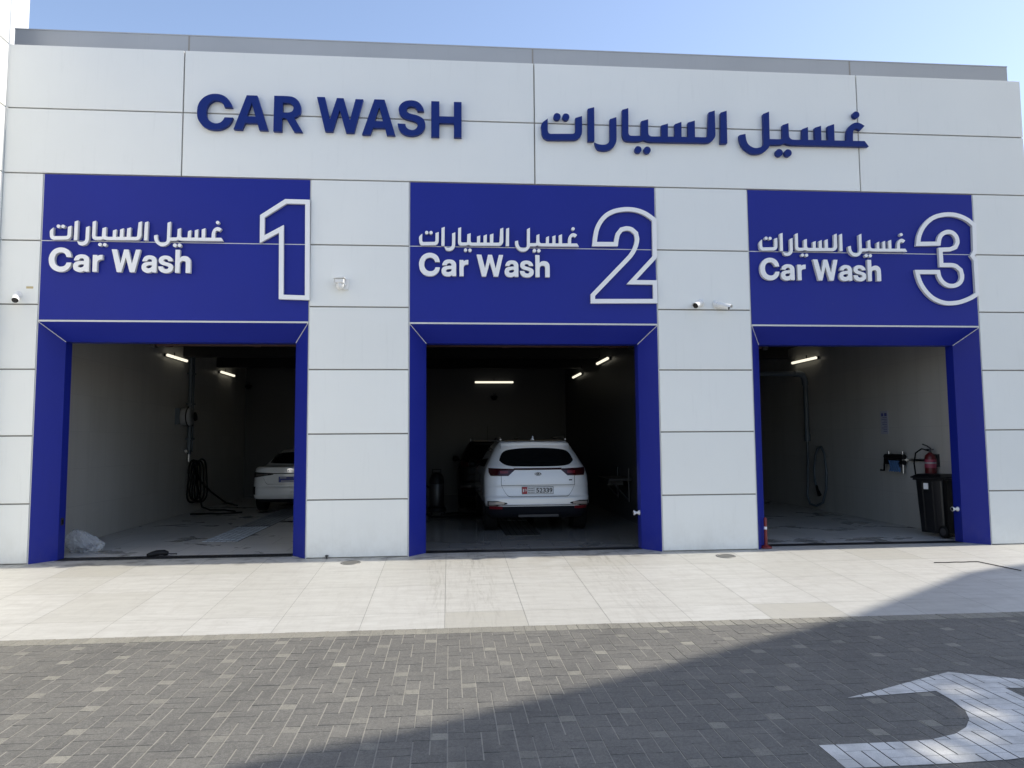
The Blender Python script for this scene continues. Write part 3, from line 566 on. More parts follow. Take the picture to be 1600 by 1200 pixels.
# ------------------------------------------------------------------ cars
def smooth_levels(levels):
    def f(z):
        if z <= levels[0][0]: return levels[0][1:]
        for a, b in zip(levels, levels[1:]):
            if z <= b[0]:
                t = (z-a[0])/(b[0]-a[0]); return tuple(p+(q-p)*t for p, q in zip(a[1:], b[1:]))
        return levels[-1][1:]
    return f
class Car:
    """levels: z, half width, rear y, corner radius, front y (own frame: rear bumper at y = 0, nose at +y)"""
    def __init__(s, levels): s.L = levels; s.f = smooth_levels(levels)
    def S(s, x, z, inf=0):
        wd, yr, rr, yf = s.f(z); wd += inf; ax = min(abs(x), wd)
        y = yr-inf+.05*(ax/wd)**2; t = max(0, (ax-(wd-rr))/rr)
        y += rr*.85*(1-math.sqrt(max(0, 1-min(1, t)**2.2)))
        return (math.copysign(ax, x), y, z)
    def zs(s):
        out = []
        for a, b in zip(s.L, s.L[1:]):
            n = max(2, int(abs(b[0]-a[0])/.03)); out += [a[0]+(b[0]-a[0])*k/n for k in range(n)]
        return out+[s.L[-1][0]]
    def body(s, m, parent, name='body', split=None, m2=None):
        mb = MB(); rows = []; zs = s.zs(); nx = 44
        for z in zs:
            wd, yr, rr, yf = s.f(z); row = []
            for i in range(nx+1):
                u = -1+2*i/nx; x = wd*math.sin(u*math.pi/2)
                row.append(s.S(x, z))
            fr = []
            for i in range(13):
                u = 1-2*i/12; x = wd*math.sin(u*math.pi/2); t = max(0, (abs(x)-(wd-.35))/.35); fr.append((x, yf-.3*(1-math.sqrt(max(0, 1-min(1, t)**2))), z))
            ye = row[-1][1]; yfr = fr[0][1]
            side = [(wd, ye+(yfr-ye)*k/8, z) for k in range(1, 8)]
            rows.append(row+side+fr+[(-p[0], p[1], p[2]) for p in reversed(side)])
        n = len(rows[0]); vs = [v for r in rows for v in r]; o = 0
        for r in range(len(rows)-1):
            mi = 1 if split and zs[r+1] <= split+1e-6 else 0
            mb.add(rows[r]+rows[r+1], [(k, (k+1) % n, n+(k+1) % n, n+k) for k in range(n)], mi, True)
        mb.add(rows[0], [tuple(range(n-1, -1, -1))], 1 if split else 0); mb.add(rows[-1], [tuple(range(n))], 0)
        ob = mb.build(name, [m, m2 or m], parent)
        bm = bmesh.new(); bm.from_mesh(ob.data); bmesh.ops.remove_doubles(bm, verts=bm.verts, dist=.0004); bmesh.ops.recalc_face_normals(bm, faces=bm.faces); bm.to_mesh(ob.data); bm.free()
        return ob
    def patch(s, name, m, parent, zt, zb, x0, x1, inf=.005, nx=28, nz=8, mb=None, mi=0):
        own = mb is None; mb = mb or MB()
        def cv(c, x):
            if callable(c): return c(x)
            for a, b in zip(c, c[1:]):
                if x <= b[0]: return a[1]+(b[1]-a[1])*max(0, min(1, (x-a[0])/(b[0]-a[0])))
            return c[-1][1]
        g1 = [[s.S(x0+(x1-x0)*i/nx, cv(zb, x0+(x1-x0)*i/nx)+(cv(zt, x0+(x1-x0)*i/nx)-cv(zb, x0+(x1-x0)*i/nx))*k/nz, inf) for i in range(nx+1)] for k in range(nz+1)]
        n = nx+1; vs = [v for r in g1 for v in r]
        mb.add(vs, [(k*n+i, k*n+i+1, k*n+n+i+1, k*n+n+i) for k in range(nz) for i in range(nx)], mi, True)
        rim = [g1[0][i] for i in range(n)]+[g1[k][nx] for k in range(1, nz+1)]+[g1[nz][i] for i in range(nx-1, -1, -1)]+[g1[k][0] for k in range(nz-1, 0, -1)]
        ins = [(p[0], p[1]+inf*1.6, p[2]) for p in rim]; q = len(rim)
        mb.add(rim+ins, [(i, (i+1) % q, q+(i+1) % q, q+i) for i in range(q)], mi)
        return mb.build(name, m, parent, fixn=False) if own else mb
def wheel(parent, x, y, r, wdt):
    sgn = 1 if x > 0 else -1
    mb = MB(); mb.lathe([(r*.62, -wdt/2), (r*.93, -wdt/2), (r, -wdt/2+.03), (r, wdt/2-.03), (r*.93, wdt/2), (r*.62, wdt/2)], (x, y, r), 'x', 28)
    wh = mb.build('wheel', M['rubber'], parent)
    m2 = MB(); m2.lathe([(.02, 0), (r*.2, sgn*.01), (r*.5, -sgn*.02), (r*.63, sgn*.004)], (x+sgn*(wdt/2-.004), y, r), 'x', 20); m2.build('rim', M['steel'], wh)
def flat_glyphs(mb, text, x0, x1, z0, z1, y, mi=0, off=.012, gap=.12):
    ws = {'1': .55, 'I': .3, 'S': .9}; tot = sum(ws.get(c, .8) for c in text)+gap*(len(text)-1); x = x0; k = (x1-x0)/tot
    for c in text:
        wd = ws.get(c, .8)*k; put_glyph(mb, c, x, x+wd, z0, z1, y-.003, y, mi, off); x += wd+gap*k

SUV = [(.26, .80, .16, .22, 4.30), (.34, .88, .07, .24, 4.38), (.45, .905, .015, .25, 4.44), (.49, .912, .0, .25, 4.45), (.495, .918, -.012, .26, 4.45), (.62, .925, -.005, .27, 4.45), (.645, .926, .035, .28, 4.44), (.80, .928, .06, .30, 4.40),
       (.83, .928, .052, .30, 4.36), (.98, .925, .075, .33, 4.1), (1.10, .895, .105, .35, 3.6), (1.16, .868, .15, .36, 3.25), (1.20, .848, .20, .36, 3.15), (1.36, .770, .33, .35, 2.8), (1.50, .690, .45, .33, 2.5), (1.545, .655, .47, .32, 2.35), (1.56, .64, .43, .32, 2.3), (1.585, .62, .47, .30, 2.25), (1.60, .58, .75, .3, 2.1), (1.618, .50, 1.1, .3, 1.9)]
def make_suv(paint, loc, rz, label, plate=True):
    t = thing('parked_car', label, 'car', loc, rz); c = Car(SUV)
    bo = c.body(paint, t, 'body', .48, M['clad'])
    c.patch('rear_window', M['glass'], t, lambda x: 1.475-.055*abs(x/.65)**2.2-.14*abs(x/.655)**14, lambda x: 1.150+.012*abs(x/.6)**2+.085*abs(x/.655)**9, -.66, .66, .006, 60, 10)
    sp = MB(); c.patch('', None, None, lambda x: 1.572-.02*(x/.6)**2, lambda x: 1.512-.05*abs(x/.62)**3, -.62, .62, .05, 30, 3, sp); sp.build('spoiler', paint, t, fixn=False)
    for sx in (-1, 1):
        la = MB()
        if sx < 0: zt = [(-.86, 1.128), (-.40, 1.112)]; zb = [(-.86, 1.07), (-.83, .995), (-.52, .992), (-.40, 1.10)]; c.patch('', None, None, zt, zb, -.855, -.40, .012, 30, 6, la)
        else: zt = [(.40, 1.112), (.86, 1.128)]; zb = [(.40, 1.10), (.52, .992), (.83, .995), (.86, 1.07)]; c.patch('', None, None, zt, zb, .40, .855, .012, 30, 6, la)
        lm = la.build('tail_lamp', M['lamp_red'], t, fixn=False)
        ins = MB(); a, b = sorted((sx*.52, sx*.66)); c.patch('', None, None, [(a, 1.078), (b, 1.078)], [(a, 1.035), (b, 1.035)], a, b, .016, 8, 3, ins); ins.build('lamp_lens', M['lamp_bright'], lm, fixn=False)
        a, b = sorted((sx*.55, sx*.885))
        bz = MB(); e0, e1 = (a, b); m_ = (a+b)/2
        c.patch('', None, None, [(a, .535 if sx > 0 else .562), (m_, .568), (b, .562 if sx > 0 else .535)], [(a, .515 if sx > 0 else .478), (m_, .476), (b, .478 if sx > 0 else .515)], a, b, .010, 16, 4, bz)
        bl = bz.build('bumper_lamp', M['black'], t, fixn=False)
        a2, b2 = sorted((sx*.60, sx*.865)); iz = MB(); c.patch('', None, None, [(a2, .550), (b2, .550)], [(a2, .490), (b2, .490)], a2, b2, .014, 12, 3, iz); iz.build('lamp_lens', M['amber' if plate else 'headlens'], bl, fixn=False)
        a3, b3 = sorted((sx*.63, sx*.85)); rz_ = MB(); c.patch('', None, None, [(a3, .474), (b3, .474)], [(a3, .425), (b3, .425)], a3, b3, .016, 12, 3, rz_); rz_.build('reflector', M['lamp_bright' if plate else 'lamp_red'], t, fixn=False)
        for y in (.72, 3.42): wheel(t, sx*.80, y, .345, .235)
        sw = MB(); xs = sx*1
        q = [c.f(z) for z in (1.14, 1.46)]
        def sp_(y, z): return (sx*(c.f(z)[0]+.004), y, z)
        sw.add([sp_(.95, 1.13), sp_(3.0, 1.10), sp_(2.35, 1.47), sp_(1.05, 1.45)], [(0, 1, 2, 3)]); sw.build('side_window', M['glass'], t)
        rr = MB(); rr.tube([(sx*.60, .75, 1.625), (sx*.60, 1.0, 1.655), (sx*.59, 2.0, 1.66), (sx*.57, 2.3, 1.63)], .016, 8); rr.build('roof_rail', M['steel'], t)
        mm = MB(); mm.lathe([(.01, -.09), (.07, -.07), (.085, 0), (.07, .08), (.01, .10)], (sx*1.02, 2.95, 1.12), 'x', 14); mm.tube([(sx*.88, 2.95, 1.08), (sx*.97, 2.95, 1.11)], .025, 8); mm.build('door_mirror', M['carblack'], t)
    bar = MB(); c.patch('', None, None, [(-.42, 1.124), (.42, 1.124)], [(-.42, 1.094), (.42, 1.094)], -.42, .42, .011, 20, 2, bar); bar.build('light_bar', M['lamp_red'], t, fixn=False)
    st = MB(); c.patch('', None, None, lambda x: .503, lambda x: .490, -.60, .60, .012, 20, 2, st); st.build('chrome_strip', M['chrome' if plate else 'black'], t, fixn=False)
    ln = MB()
    c.patch('', None, None, lambda x: .834, lambda x: .827, -.64, .64, .0022, 30, 1, ln)
    c.patch('', None, None, lambda x: .640+.19*max(0, (abs(x)-.50)/.14)**1.7, lambda x: .632+.19*max(0, (abs(x)-.50)/.14)**1.7, -.64, .64, .0022, 40, 1, ln)
    for sx in (-1, 1):
        a, b = sorted((sx*.640, sx*.647)); c.patch('', None, None, lambda x: 1.0, lambda x: .828, a, b, .0022, 1, 8, ln)
    ln.build('tailgate_seam', M['soil'], bo, fixn=False)
    fin = MB(); fin.add([(-.018, 1.0, 1.60), (.018, 1.0, 1.60), (.018, .78, 1.60), (-.018, .78, 1.60), (-.005, .80, 1.69), (.005, .80, 1.69), (.004, .83, 1.69), (-.004, .83, 1.69), ], [(3, 2, 5, 4), (2, 1, 6, 5), (1, 0, 7, 6), (0, 3, 4, 7), (4, 5, 6, 7)]); fin.lathe([(.06, 0), (.045, .025), (.015, .06)], (0, .86, 1.588), 'z', 14); fin.build('antenna_fin', paint, t); pn = MB(); pn.add([(-.52, .62, 1.612), (.52, .62, 1.612), (.46, 1.7, 1.632), (-.46, 1.7, 1.632), (-.52, .62, 1.60), (.52, .62, 1.60), (.46, 1.7, 1.60), (-.46, 1.7, 1.60)], [(0, 1, 2, 3), (0, 4, 5, 1), (1, 5, 6, 2), (2, 6, 7, 3), (3, 7, 4, 0)]); pn.build('roof_glass', M['glass'], t)
    ex = MB(); ex.box(-.35, .35, .06, .12, .285, .325); ex.build('skid_plate', M['darkmetal'], t)
    ww = MB(); ww.tube([(-.02, .30, 1.185), (.30, .315, 1.21)], .008, 6); ww.build('rear_wiper', M['black'], t)
    if plate:
        yb = c.S(-.01, 1.0)[1]
        lg = MB(); y0 = c.S(0, 1.02)[1]-.012
        el = lambda a, b: [(a*math.cos(q*math.pi/14), 1.022+b*math.sin(q*math.pi/14)) for q in range(28)]
        lg.prism(el(.066, .034), y0, y0+.03, 0); lg.prism(el(.066, .034), y0-.004, y0-.0005, 1, holes=[el(.057, .026)])
        for ch, a, b in (('K', -.046, -.016), ('I', -.009, -.001), ('A', .006, .046)): put_glyph(lg, ch, a, b, 1.006, 1.038, y0-.004, y0-.0005, 1, .03)
        lg.build('emblem', [M['black'], M['reflective']], t)
        bd = MB(); y1 = min(c.S(-.5, .90)[1], c.S(-.35, .90)[1])-.003; flat_glyphs(bd, 'SPORTAGE', -.60, -.365, .892, .912, y1+.02, 0, .02)
        put = MB(); put.box(.545, .60, c.S(.57, .915)[1]-.004, c.S(.57, .915)[1]+.03, .905, .924); put.build('trim_badge', M['black'], t)
        bd.build('badge_lettering', M['chrome'], t)
        pl = MB(); yp = c.S(0, .745)[1]-.016; X0 = -.285; Z0, Z1 = .684, .800
        pl.box(X0-.006, X0+.546, yp, yp+.035, Z0-.006, Z1+.006, 2)
        pl.box(X0, X0+.54, yp-.003, yp-.0005, Z0, Z1, 0); pl.box(X0+.001, X0+.086, yp-.0045, yp-.0035, Z0+.001, Z1-.001, 1)
        pt = pl.build('number_plate', [M['plate'], M['plate_red'], M['ink']], t)
        tx = MB(); flat_glyphs(tx, '52339', X0+.245, X0+.525, Z0+.018, Z1-.018, yp-.0035, 0, .012); tx.build('plate_digits', M['ink'], pt)
        tx = MB(); flat_glyphs(tx, '19', X0+.012, X0+.076, Z0+.03, Z1-.03, yp-.005, 0, .0, .35); tx.build('plate_code', M['plate'], pt)
        tx = MB()
        seq = ARABIC['seen_yeh']; sx0 = min(q[0] for q in seq); sx1 = max(q[0] for q in seq); sz0 = min(q[1] for q in seq); sz1 = max(q[1] for q in seq)
        for zz, hh in ((Z0+.085, .020), (Z0+.048, .024), (Z0+.014, .018)):
            tx.prism([(X0+.10+.11*(q[0]-sx0)/(sx1-sx0), zz+hh*(q[1]-sz0)/(sz1-sz0)) for q in seq], yp-.0065, yp-.0035)
        tx.build('plate_script', M['ink'], pt)
    return t
make_suv(M['carwhite'], (1.545, 2.25, 0), R(.6), 'white estate car parked in the middle bay, tail lamps and number plate facing out')
make_suv(M['carblack'], (1.12, 7.15, 0), R(-1.5), 'black car in deep shade in front of the white one', False)

SED = [(.24, .76, .16, .20, 4.3), (.32, .84, .04, .24, 4.4), (.40, .862, -.005, .26, 4.42), (.56, .87, -.01, .28, 4.42), (.60, .87, .02, .28, 4.42), (.80, .868, .035, .32, 4.4), (.92, .862, .045, .34, 4.3), (1.0, .845, .04, .36, 3.9), (1.035, .82, .045, .38, 3.7), (1.05, .80, .10, .38, 3.5), (1.056, .77, .40, .36, 3.45), (1.075, .74, .55, .36, 3.4), (1.25, .64, .98, .34, 2.9), (1.38, .56, 1.38, .3, 2.6), (1.425, .52, 1.52, .3, 2.5), (1.455, .42, 1.75, .3, 2.3)]
t = thing('parked_car', 'white saloon car with a blue plate, half hidden deep in the left bay', 'car', (-3.62, 6.75, 0), R(0)); c = Car(SED)
bo = c.body(M['carwhite'], t, 'body', .33, M['clad'])
def cz(x): return 1.40-.04*abs(x/.55)**2
rw = MB(); c.patch('', None, None, lambda x: 1.375-.05*abs(x/.6)**2, lambda x: 1.10+.02*abs(x/.6)**2, -.62, .62, .008, 30, 10, rw); rw.build('rear_window', M['glass'], t, fixn=False)
for sx in (-1, 1):
    la = MB(); a, b = sorted((sx*.38, sx*.855))
    c.patch('', None, None, [(a, .93 if sx < 0 else .905), (b, .905 if sx < 0 else .93)], [(a, .80 if sx < 0 else .87), (b, .87 if sx < 0 else .80)], a, b, .010, 24, 5, la); lm = la.build('tail_lamp', M['black'], t, fixn=False)
    a, b = sorted((sx*.50, sx*.80)); iz = MB(); c.patch('', None, None, [(a, .885), (b, .885)], [(a, .855), (b, .835)] if sx > 0 else [(a, .835), (b, .855)], a, b, .014, 14, 3, iz); iz.build('lamp_lens', M['headlens'], lm, fixn=False)
    vt = MB(); a, b = sorted((sx*.79, sx*.862)); c.patch('', None, None, [(a, .60), (b, .60)], [(a, .42), (b, .42)], a, b, .008, 6, 6, vt); vt.build('bumper_vent', M['black'], t, fixn=False)
    for y in (.78, 3.45): wheel(t, sx*.77, y, .31, .20)
    mm = MB(); mm.lathe([(.01, -.08), (.06, -.06), (.07, 0), (.06, .07), (.01, .09)], (sx*.98, 2.8, 1.05), 'x', 12); mm.build('door_mirror', M['carwhite'], t)
br = MB(); c.patch('', None, None, lambda x: .905, lambda x: .885, -.40, .40, .011, 16, 2, br); br.build('light_bar', M['black'], t, fixn=False)
ln = MB(); c.patch('', None, None, lambda x: .66+.2*max(0, (abs(x)-.5)/.12)**2, lambda x: .652+.2*max(0, (abs(x)-.5)/.12)**2, -.6, .6, .003, 30, 1, ln); ln.build('boot_seam', M['soil'], bo, fixn=False)
yp = c.S(0, .76)[1]-.02; pl = MB(); pl.box(-.26, .26, yp, yp+.03, .69, .83, 0); pl.box(-.25, .25, yp-.003, yp-.0005, .698, .822, 1); pl.box(-.2, .2, yp-.0045, yp-.0035, .715, .735, 0); pl.box(-.22, -.08, yp-.0045, yp-.0035, .79, .805, 0); pl.box(.08, .22, yp-.0045, yp-.0035, .79, .805, 0); pl.build('number_plate', [M['plate'], M['plate_blue']], t)
em = MB(); ye = c.S(0, .97)[1]-.012
def ell(cx, cz_, a, b): return [(cx+a*math.cos(q*math.pi/12), cz_+b*math.sin(q*math.pi/12)) for q in range(24)]
for i, (a, b, dz) in enumerate(((.07, .045, 0), (.022, .040, 0), (.045, .018, .018))): em.prism(ell(0, .965+dz, a, b), ye-.001*i, ye+.02, holes=[ell(0, .965+dz, a-.009, b-.009)])
em.build('emblem', M['chrome'], t)
st = MB(); yb = c.S(.2, .48)[1]-.006; st.box(.02, .5, yb, yb+.02, .45, .505); st.build('bumper_sticker', M['plate'], t)

# ------------------------------------------------------------------ lights in the bays
def tube_light(loc, rz, label):
    t = thing('tube_light', label, 'light', loc, rz, 'lit tube lights in the bays')
    mb = MB(); mb.box(-.60, .60, .018, .055, -.03, .03); mb.box(-.02, .02, .05, .06, .03, .12); mb.build('housing', M['darkmetal'], t)
    mb = MB(); mb.tube([(-.585, -.012, 0), (-.57, -.012, 0), (.57, -.012, 0), (.585, -.012, 0)], [.016, .03, .03, .016], 12); mb.build('lit_tube', M['tube'], t)
    return t
l0 = tube_light((-5.94, 6.08, 3.46), R(90), 'lit tube light high on the left bay side wall, nearer the doorway')
def put_light(loc, rz, label):
    c = copy_tree(l0, label); c.location = loc; c.rotation_euler = (0, 0, rz)
put_light((-5.94, 9.78, 3.45), R(90), 'lit tube light high on the left bay side wall, deeper in near the corner')
put_light((1.36, 11.74, 3.38), 0, 'lit tube light on the back wall of the middle bay above the cars')
put_light((3.49, 5.95, 3.40), R(-90), 'lit tube light high on the middle bay right wall, nearer the doorway')
put_light((3.49, 9.35, 3.37), R(-90), 'lit tube light high on the middle bay right wall, deeper in')
put_light((8.24, 5.90, 3.42), R(-90), 'lit tube light high on the wall of the right bay above the pipe')

# ------------------------------------------------------------------ pipes, hoses and reels
def thing_mesh(name, label, cat, mb, m, group=None):
    o = mb.build(name, m); return tag(o, label, cat, group)
for bi, (x0, x1) in enumerate(((-5.95, -1.4), (-1.15, 3.5), (3.75, 8.25))):
    mb = MB(); y, z = 1.15, 3.118
    xa = {0: -4.55, 1: x0, 2: x0}[bi]; xb = {0: x1, 1: 2.95, 2: 5.2}[bi]
    mb.tube([(xa, y, z), (xb, y, z)], .028, 10)
    for k in range(3): 
        x = xa+(xb-xa)*(.08+.42*k); mb.box(x-.02, x+.02, y-.02, y+.02, z+.02, 3.8, 1); mb.cyl((x-.05, y, z), (x+.05, y, z), .04, 10, 0)
    mb.box(xb-.06 if bi else xa-.02, xb+.02 if bi else xa+.06, y-.05, y+.05, z-.05, z+.03, 1)
    thing_mesh('ceiling_pipe', f'dark red pipe under the ceiling just inside the {names[bi]} bay', 'pipe', mb, [M['redpipe'], M['darkmetal']], 'red ceiling pipes')
# left bay: drop pipe with valve, hose reel, hung hose
t = thing('wash_pipe', 'tall dark drop pipe on the side wall of the left bay behind the hose reel', 'pipe', (-5.93, 6.95, 0))
mb = MB(); mb.tube([(0, 0, 3.75), (0, 0, 1.35)], .045, 12); mb.tube([(.03, .12, 3.7), (.03, .12, 2.0), (.03, .12, 1.4)], .018, 8)
for z in (3.2, 2.5, 1.7): mb.box(-.07, .06, -.06, .18, z-.02, z+.02)
mb.build('pipe', M['pipe'], t)
mb = MB(); mb.cyl((0, 0, 1.36), (0, 0, 1.18), .03, 10); mb.cyl((-.01, -.14, 1.42), (-.01, .02, 1.42), .02, 8); mb.lathe([(.035, -.03), (.05, 0), (.035, .03)], (0, -.16, 1.42), 'y', 12); mb.build('valve', M['steel'], t)
t = thing('hose_reel', 'round white hose reel with a black hub on the left bay side wall', 'hose reel', (-5.9, 6.42, 2.19))
mb = MB(); mb.lathe([(.05, -.09), (.19, -.09), (.205, -.06), (.205, .10), (.19, .13), (.05, .13)], (.06, 0, 0), 'x', 28); mb.build('drum', M['reel'], t)
mb = MB(); mb.lathe([(.10, .0), (.10, .02), (.06, .035), (.02, .035)], (.25, .02, 0), 'x', 20); mb.box(.285, .30, -.03, .05, -.08, .0); mb.build('hub', M['black'], t)
mb = MB(); mb.box(-.09, .0, -.22, -.12, -.18, .18); mb.box(-.09, .03, -.2, .12, -.03, .03); mb.build('bracket', M['pipe'], t)
mb = MB(); mb.tube([(.13+.0*k, .21*math.cos(q), .21*math.sin(q)) for k in range(1) for q in [math.pi*(.55+i*.09) for i in range(12)]]+[(.13, .22, -.10), (.12, .30, -.2)], .014, 7); mb.build('hose', M['rubber'], t)
mb = MB(); rnd = random.Random(3)
for k in range(4):
    cx, cz = -5.86+.03*k, .62+.05*rnd.random(); ry = .26+.20*rnd.random(); rz_ = .44+.12*rnd.random(); y0 = 7.05+.10*k
    mb.tube([(cx+.02*math.sin(3*q), y0+ry*math.sin(q)*(1-.25*math.cos(q)), cz+.10+rz_*math.cos(q)) for q in [2*math.pi*i/26 for i in range(27)]], .019, 7)
mb.tube([(-5.86, 7.0, 1.2), (-5.84, 7.15, .9), (-5.8, 7.3, .45), (-5.74, 7.35, .12), (-5.6, 7.5, .03), (-5.3, 7.55, .022), (-4.95, 7.2, .022), (-4.85, 6.8, .022)], .019, 7)
mb.tube([(-5.86, 7.0, 1.2), (-5.82, 7.35, .75), (-5.7, 7.9, .42), (-5.5, 8.4, .12), (-5.3, 8.7, .03)], .019, 7)
mb.tube([(-5.75, 6.6, .022), (-5.4, 6.7, .022), (-5.1, 6.6, .022), (-4.7, 6.9, .022)], .019, 7)
thing_mesh('wash_hose', 'black hose hung in loops below the drop pipe in the left bay', 'hose', mb, M['rubber'])
# right bay: overhead pipe with elbow and hose
t = thing('vacuum_pipe', 'grey overhead pipe turning down the wall of the right bay', 'pipe', (8.21, 5.83, 0))
mb = MB(); mb.tube([(-4.4, 0, 3.10), (-.16, 0, 3.10), (-.06, 0, 3.07), (-.02, 0, 2.98), (0, 0, 2.85), (0, 0, 1.62)], .055, 14); mb.build('pipe', M['pipe'], t)
mb = MB(); mb.tube([(-.26, 0, 3.10), (-.15, 0, 3.10), (-.06, 0, 3.07), (-.02, 0, 2.98), (0, 0, 2.84)], .072, 14); mb.build('elbow', M['pipe'], t); mb = MB(); mb.cyl((0, 0, 1.70), (0, 0, 1.55), .068, 14); mb.build('coupling', M['pipe'], t)
mb = MB(); mb.tube([(0, 0, 1.58), (.0, .01, 1.2), (.0, .04, .7), (-.02, .06, .3), (-.03, -.08, .13), (-.03, -.35, .10), (-.03, -.65, .2), (-.02, -.80, .5), (-.01, -.82, .9), (.0, -.74, 1.28), (.0, -.62, 1.42), (0, -.48, 1.40), (0, -.36, 1.25), (-.01, -.28, .95), (-.02, -.32, .65), (-.03, -.42, .50)], .026, 9); mb.build('hose', M['pipe'], t)
mb = MB(); mb.tube([(-.03, -.40, .56), (-.03, -.44, .46), (-.04, -.54, .36)], [.026, .03, .045], 9); mb.build('nozzle', M['black'], t)
mb = MB(); mb.tube([(.08, -.50, 1.42), (-.06, -.50, 1.42), (-.07, -.50, 1.46)], .015, 7); mb.build('hook', M['steel'], t)
# notice, squeegee wringer, extinguisher
t = thing('wall_notice', 'small printed paper notice taped on the wall of the right bay', 'notice', (8.292, 2.93, 1.90))
mb = MB(); mb.box(0, .006, -.12, .12, -.22, .22); mb.build('sheet', M['paper'], t)
mb = MB()
for k, (a, b) in enumerate(((-.09, -.01), (.02, .09))): mb.box(-.002, -.0005, a, b, .12, .18)
for k in range(9): mb.box(-.002, -.0005, -.09, .05+.04*math.sin(k*2.3), .09-.033*k, .10-.033*k)
mb.build('print', M['paperink'], t)
t = thing('mat_wringer', 'steel hand wringer with a blue cloth bracketed to the right bay wall', 'wringer', (8.30, 2.46, 1.16))
mb = MB(); mb.box(-.04, .0, -.95, .0, .03, .07); mb.tube([(-.02, -.93, .18), (-.02, -.93, -.18)], .022, 8); mb.tube([(-.10, -.20, .20), (-.10, -.20, -.20)], .025, 8); mb.tube([(-.10, .22, .20), (-.10, .22, -.02)], .022, 8); mb.box(-.12, .0, -.22, -.18, .02, .08); mb.box(-.12, 0, .2, .24, .02, .08); mb.build('frame', M['steel'], t)
mb = MB(); mb.cyl((-.10, -.24, .10), (-.10, .32, .10), .05, 14); mb.cyl((-.10, -.24, .0), (-.10, .32, .0), .045, 14); mb.build('roller', M['black'], t)
mb = MB(); mb.tube([(-.10, .30, .06), (-.10, .36, .06), (-.12, .36, -.16), (-.12, .47, -.16)], .018, 8); mb.build('crank', M['black'], t)
mb = MB(); n = 14; rw_ = []
for k in range(7): rw_.append([(-.15-.015*math.sin(i*1.9+k), -.16+i*.30/n, .03-.21*k/6*(1-.25*math.sin(i*.9)**2)) for i in range(n+1)])
for k in range(6):
    mb.add(rw_[k]+rw_[k+1], [(i, i+1, n+2+i, n+1+i) for i in range(n)], 0, True); mb.add([(p[0]+.012, p[1], p[2]) for p in rw_[k]+rw_[k+1]], [(i, n+1+i, n+2+i, i+1) for i in range(n)], 0, True)
mb.build('cloth', M['cloth'], t)
t = thing('fire_extinguisher', 'red fire extinguisher on the wall above the wheelie bin', 'extinguisher', (8.16, 1.43, .965))
mb = MB(); mb.lathe([(.05, 0), (.085, .015), (.09, .05), (.09, .29), (.08, .34), (.04, .375), (.025, .39)], (0, 0, 0), 'z', 24); mb.build('cylinder', M['red'], t)
mb = MB(); mb.lathe([(.0915, .13), (.0915, .27)], (0, 0, 0), 'z', 24); mb.build('label_band', mat('extinguisher_label', (.30, .05, .09), .5), t)
mb = MB(); mb.lathe([(.0922, .20), (.0922, .225)], (0, 0, 0), 'z', 24); mb.build('label_stripe', M['reel'], t)
mb = MB(); mb.cyl((0, 0, .385), (0, 0, .45), .022, 10); mb.box(-.12, .06, -.012, .012, .435, .45); mb.tube([(.02, 0, .45), (-.05, 0, .50), (-.13, 0, .53)], .012, 7); mb.build('handle', M['darkmetal'], t)
mb = MB(); mb.tube([(.0, .02, .42), (-.08, .10, .45), (-.16, .15, .38), (-.19, .16, .2), (-.18, .15, .02), (-.17, .14, -.08)], .014, 8); mb.build('hose', M['rubber'], t)
mb = MB(); mb.box(.09, .14, -.04, .04, .15, .36); mb.build('bracket', M['darkmetal'], t)

# wheelie bin, turned so that its wheeled back faces right of the camera
t = thing('wheelie_bin', 'black wheelie bin with a white sticker by the right bay entrance', 'bin', (8.0, 1.08, 0), R(25))
t.scale = (.80, .82, .98)
mb = MB(); rows_ = []
for z, dx0, dx1, dy in ((.06, -.23, .21, .26), (.10, -.24, .22, .27), (.5, -.285, .24, .295), (.88, -.325, .26, .32), (.93, -.335, .265, .325)):
    r_ = .05; rg = []
    hw = .215+.04*z
    x0, x1, y0, y1 = -hw, hw, -.265, .235+.06*z
    for cx, cy, a0 in ((x1-r_, y1-r_, 0), (x0+r_, y1-r_, 90), (x0+r_, y0+r_, 180), (x1-r_, y0+r_, 270)):
        for k in range(4): q = R(a0+30*k); rg.append((cx+r_*math.cos(q), cy+r_*math.sin(q), z))
    rows_.append(rg)
n = len(rows_[0])
for a_, b_ in zip(rows_, rows_[1:]): mb.add(a_+b_, [(k, (k+1) % n, n+(k+1) % n, n+k) for k in range(n)], 0, True)
mb.add(rows_[0], [tuple(range(n-1, -1, -1))]); mb.add(rows_[-1], [tuple(range(n))])
for x in (-.10, .10): mb.box(x-.012, x+.012, -.275, -.25, .12, .90)
for y in (-.08, .12): mb.tube([(-.222, y, .1), (-.255, y+.02, .90)], .012, 6)
mb.box(-.27, .27, -.285, .325, .925, .955)
mb.build('body', M['bin'], t)
mb = MB(); mb.box(-.285, .285, -.27, .36, .958, .985, 0); mb.add([(-.28, -.26, .985), (.28, -.26, .985), (.28, .35, .985), (-.28, .35, .985), (-.2, -.2, 1.03), (.2, -.2, 1.03), (.2, .26, 1.03), (-.2, .26, 1.03)], [(0, 1, 5, 4), (1, 2, 6, 5), (2, 3, 7, 6), (3, 0, 4, 7), (4, 5, 6, 7)]); mb.box(-.12, .12, .355, .43, .955, .98); mb.build('lid', M['bin'], t)
mb = MB(); mb.cyl((-.23, -.335, .95), (.23, -.335, .95), .018, 10)
for x in (-.2, 0, .2): mb.box(x-.015, x+.015, -.335, -.27, .935, .965)
mb.build('handle', M['bin'], t)
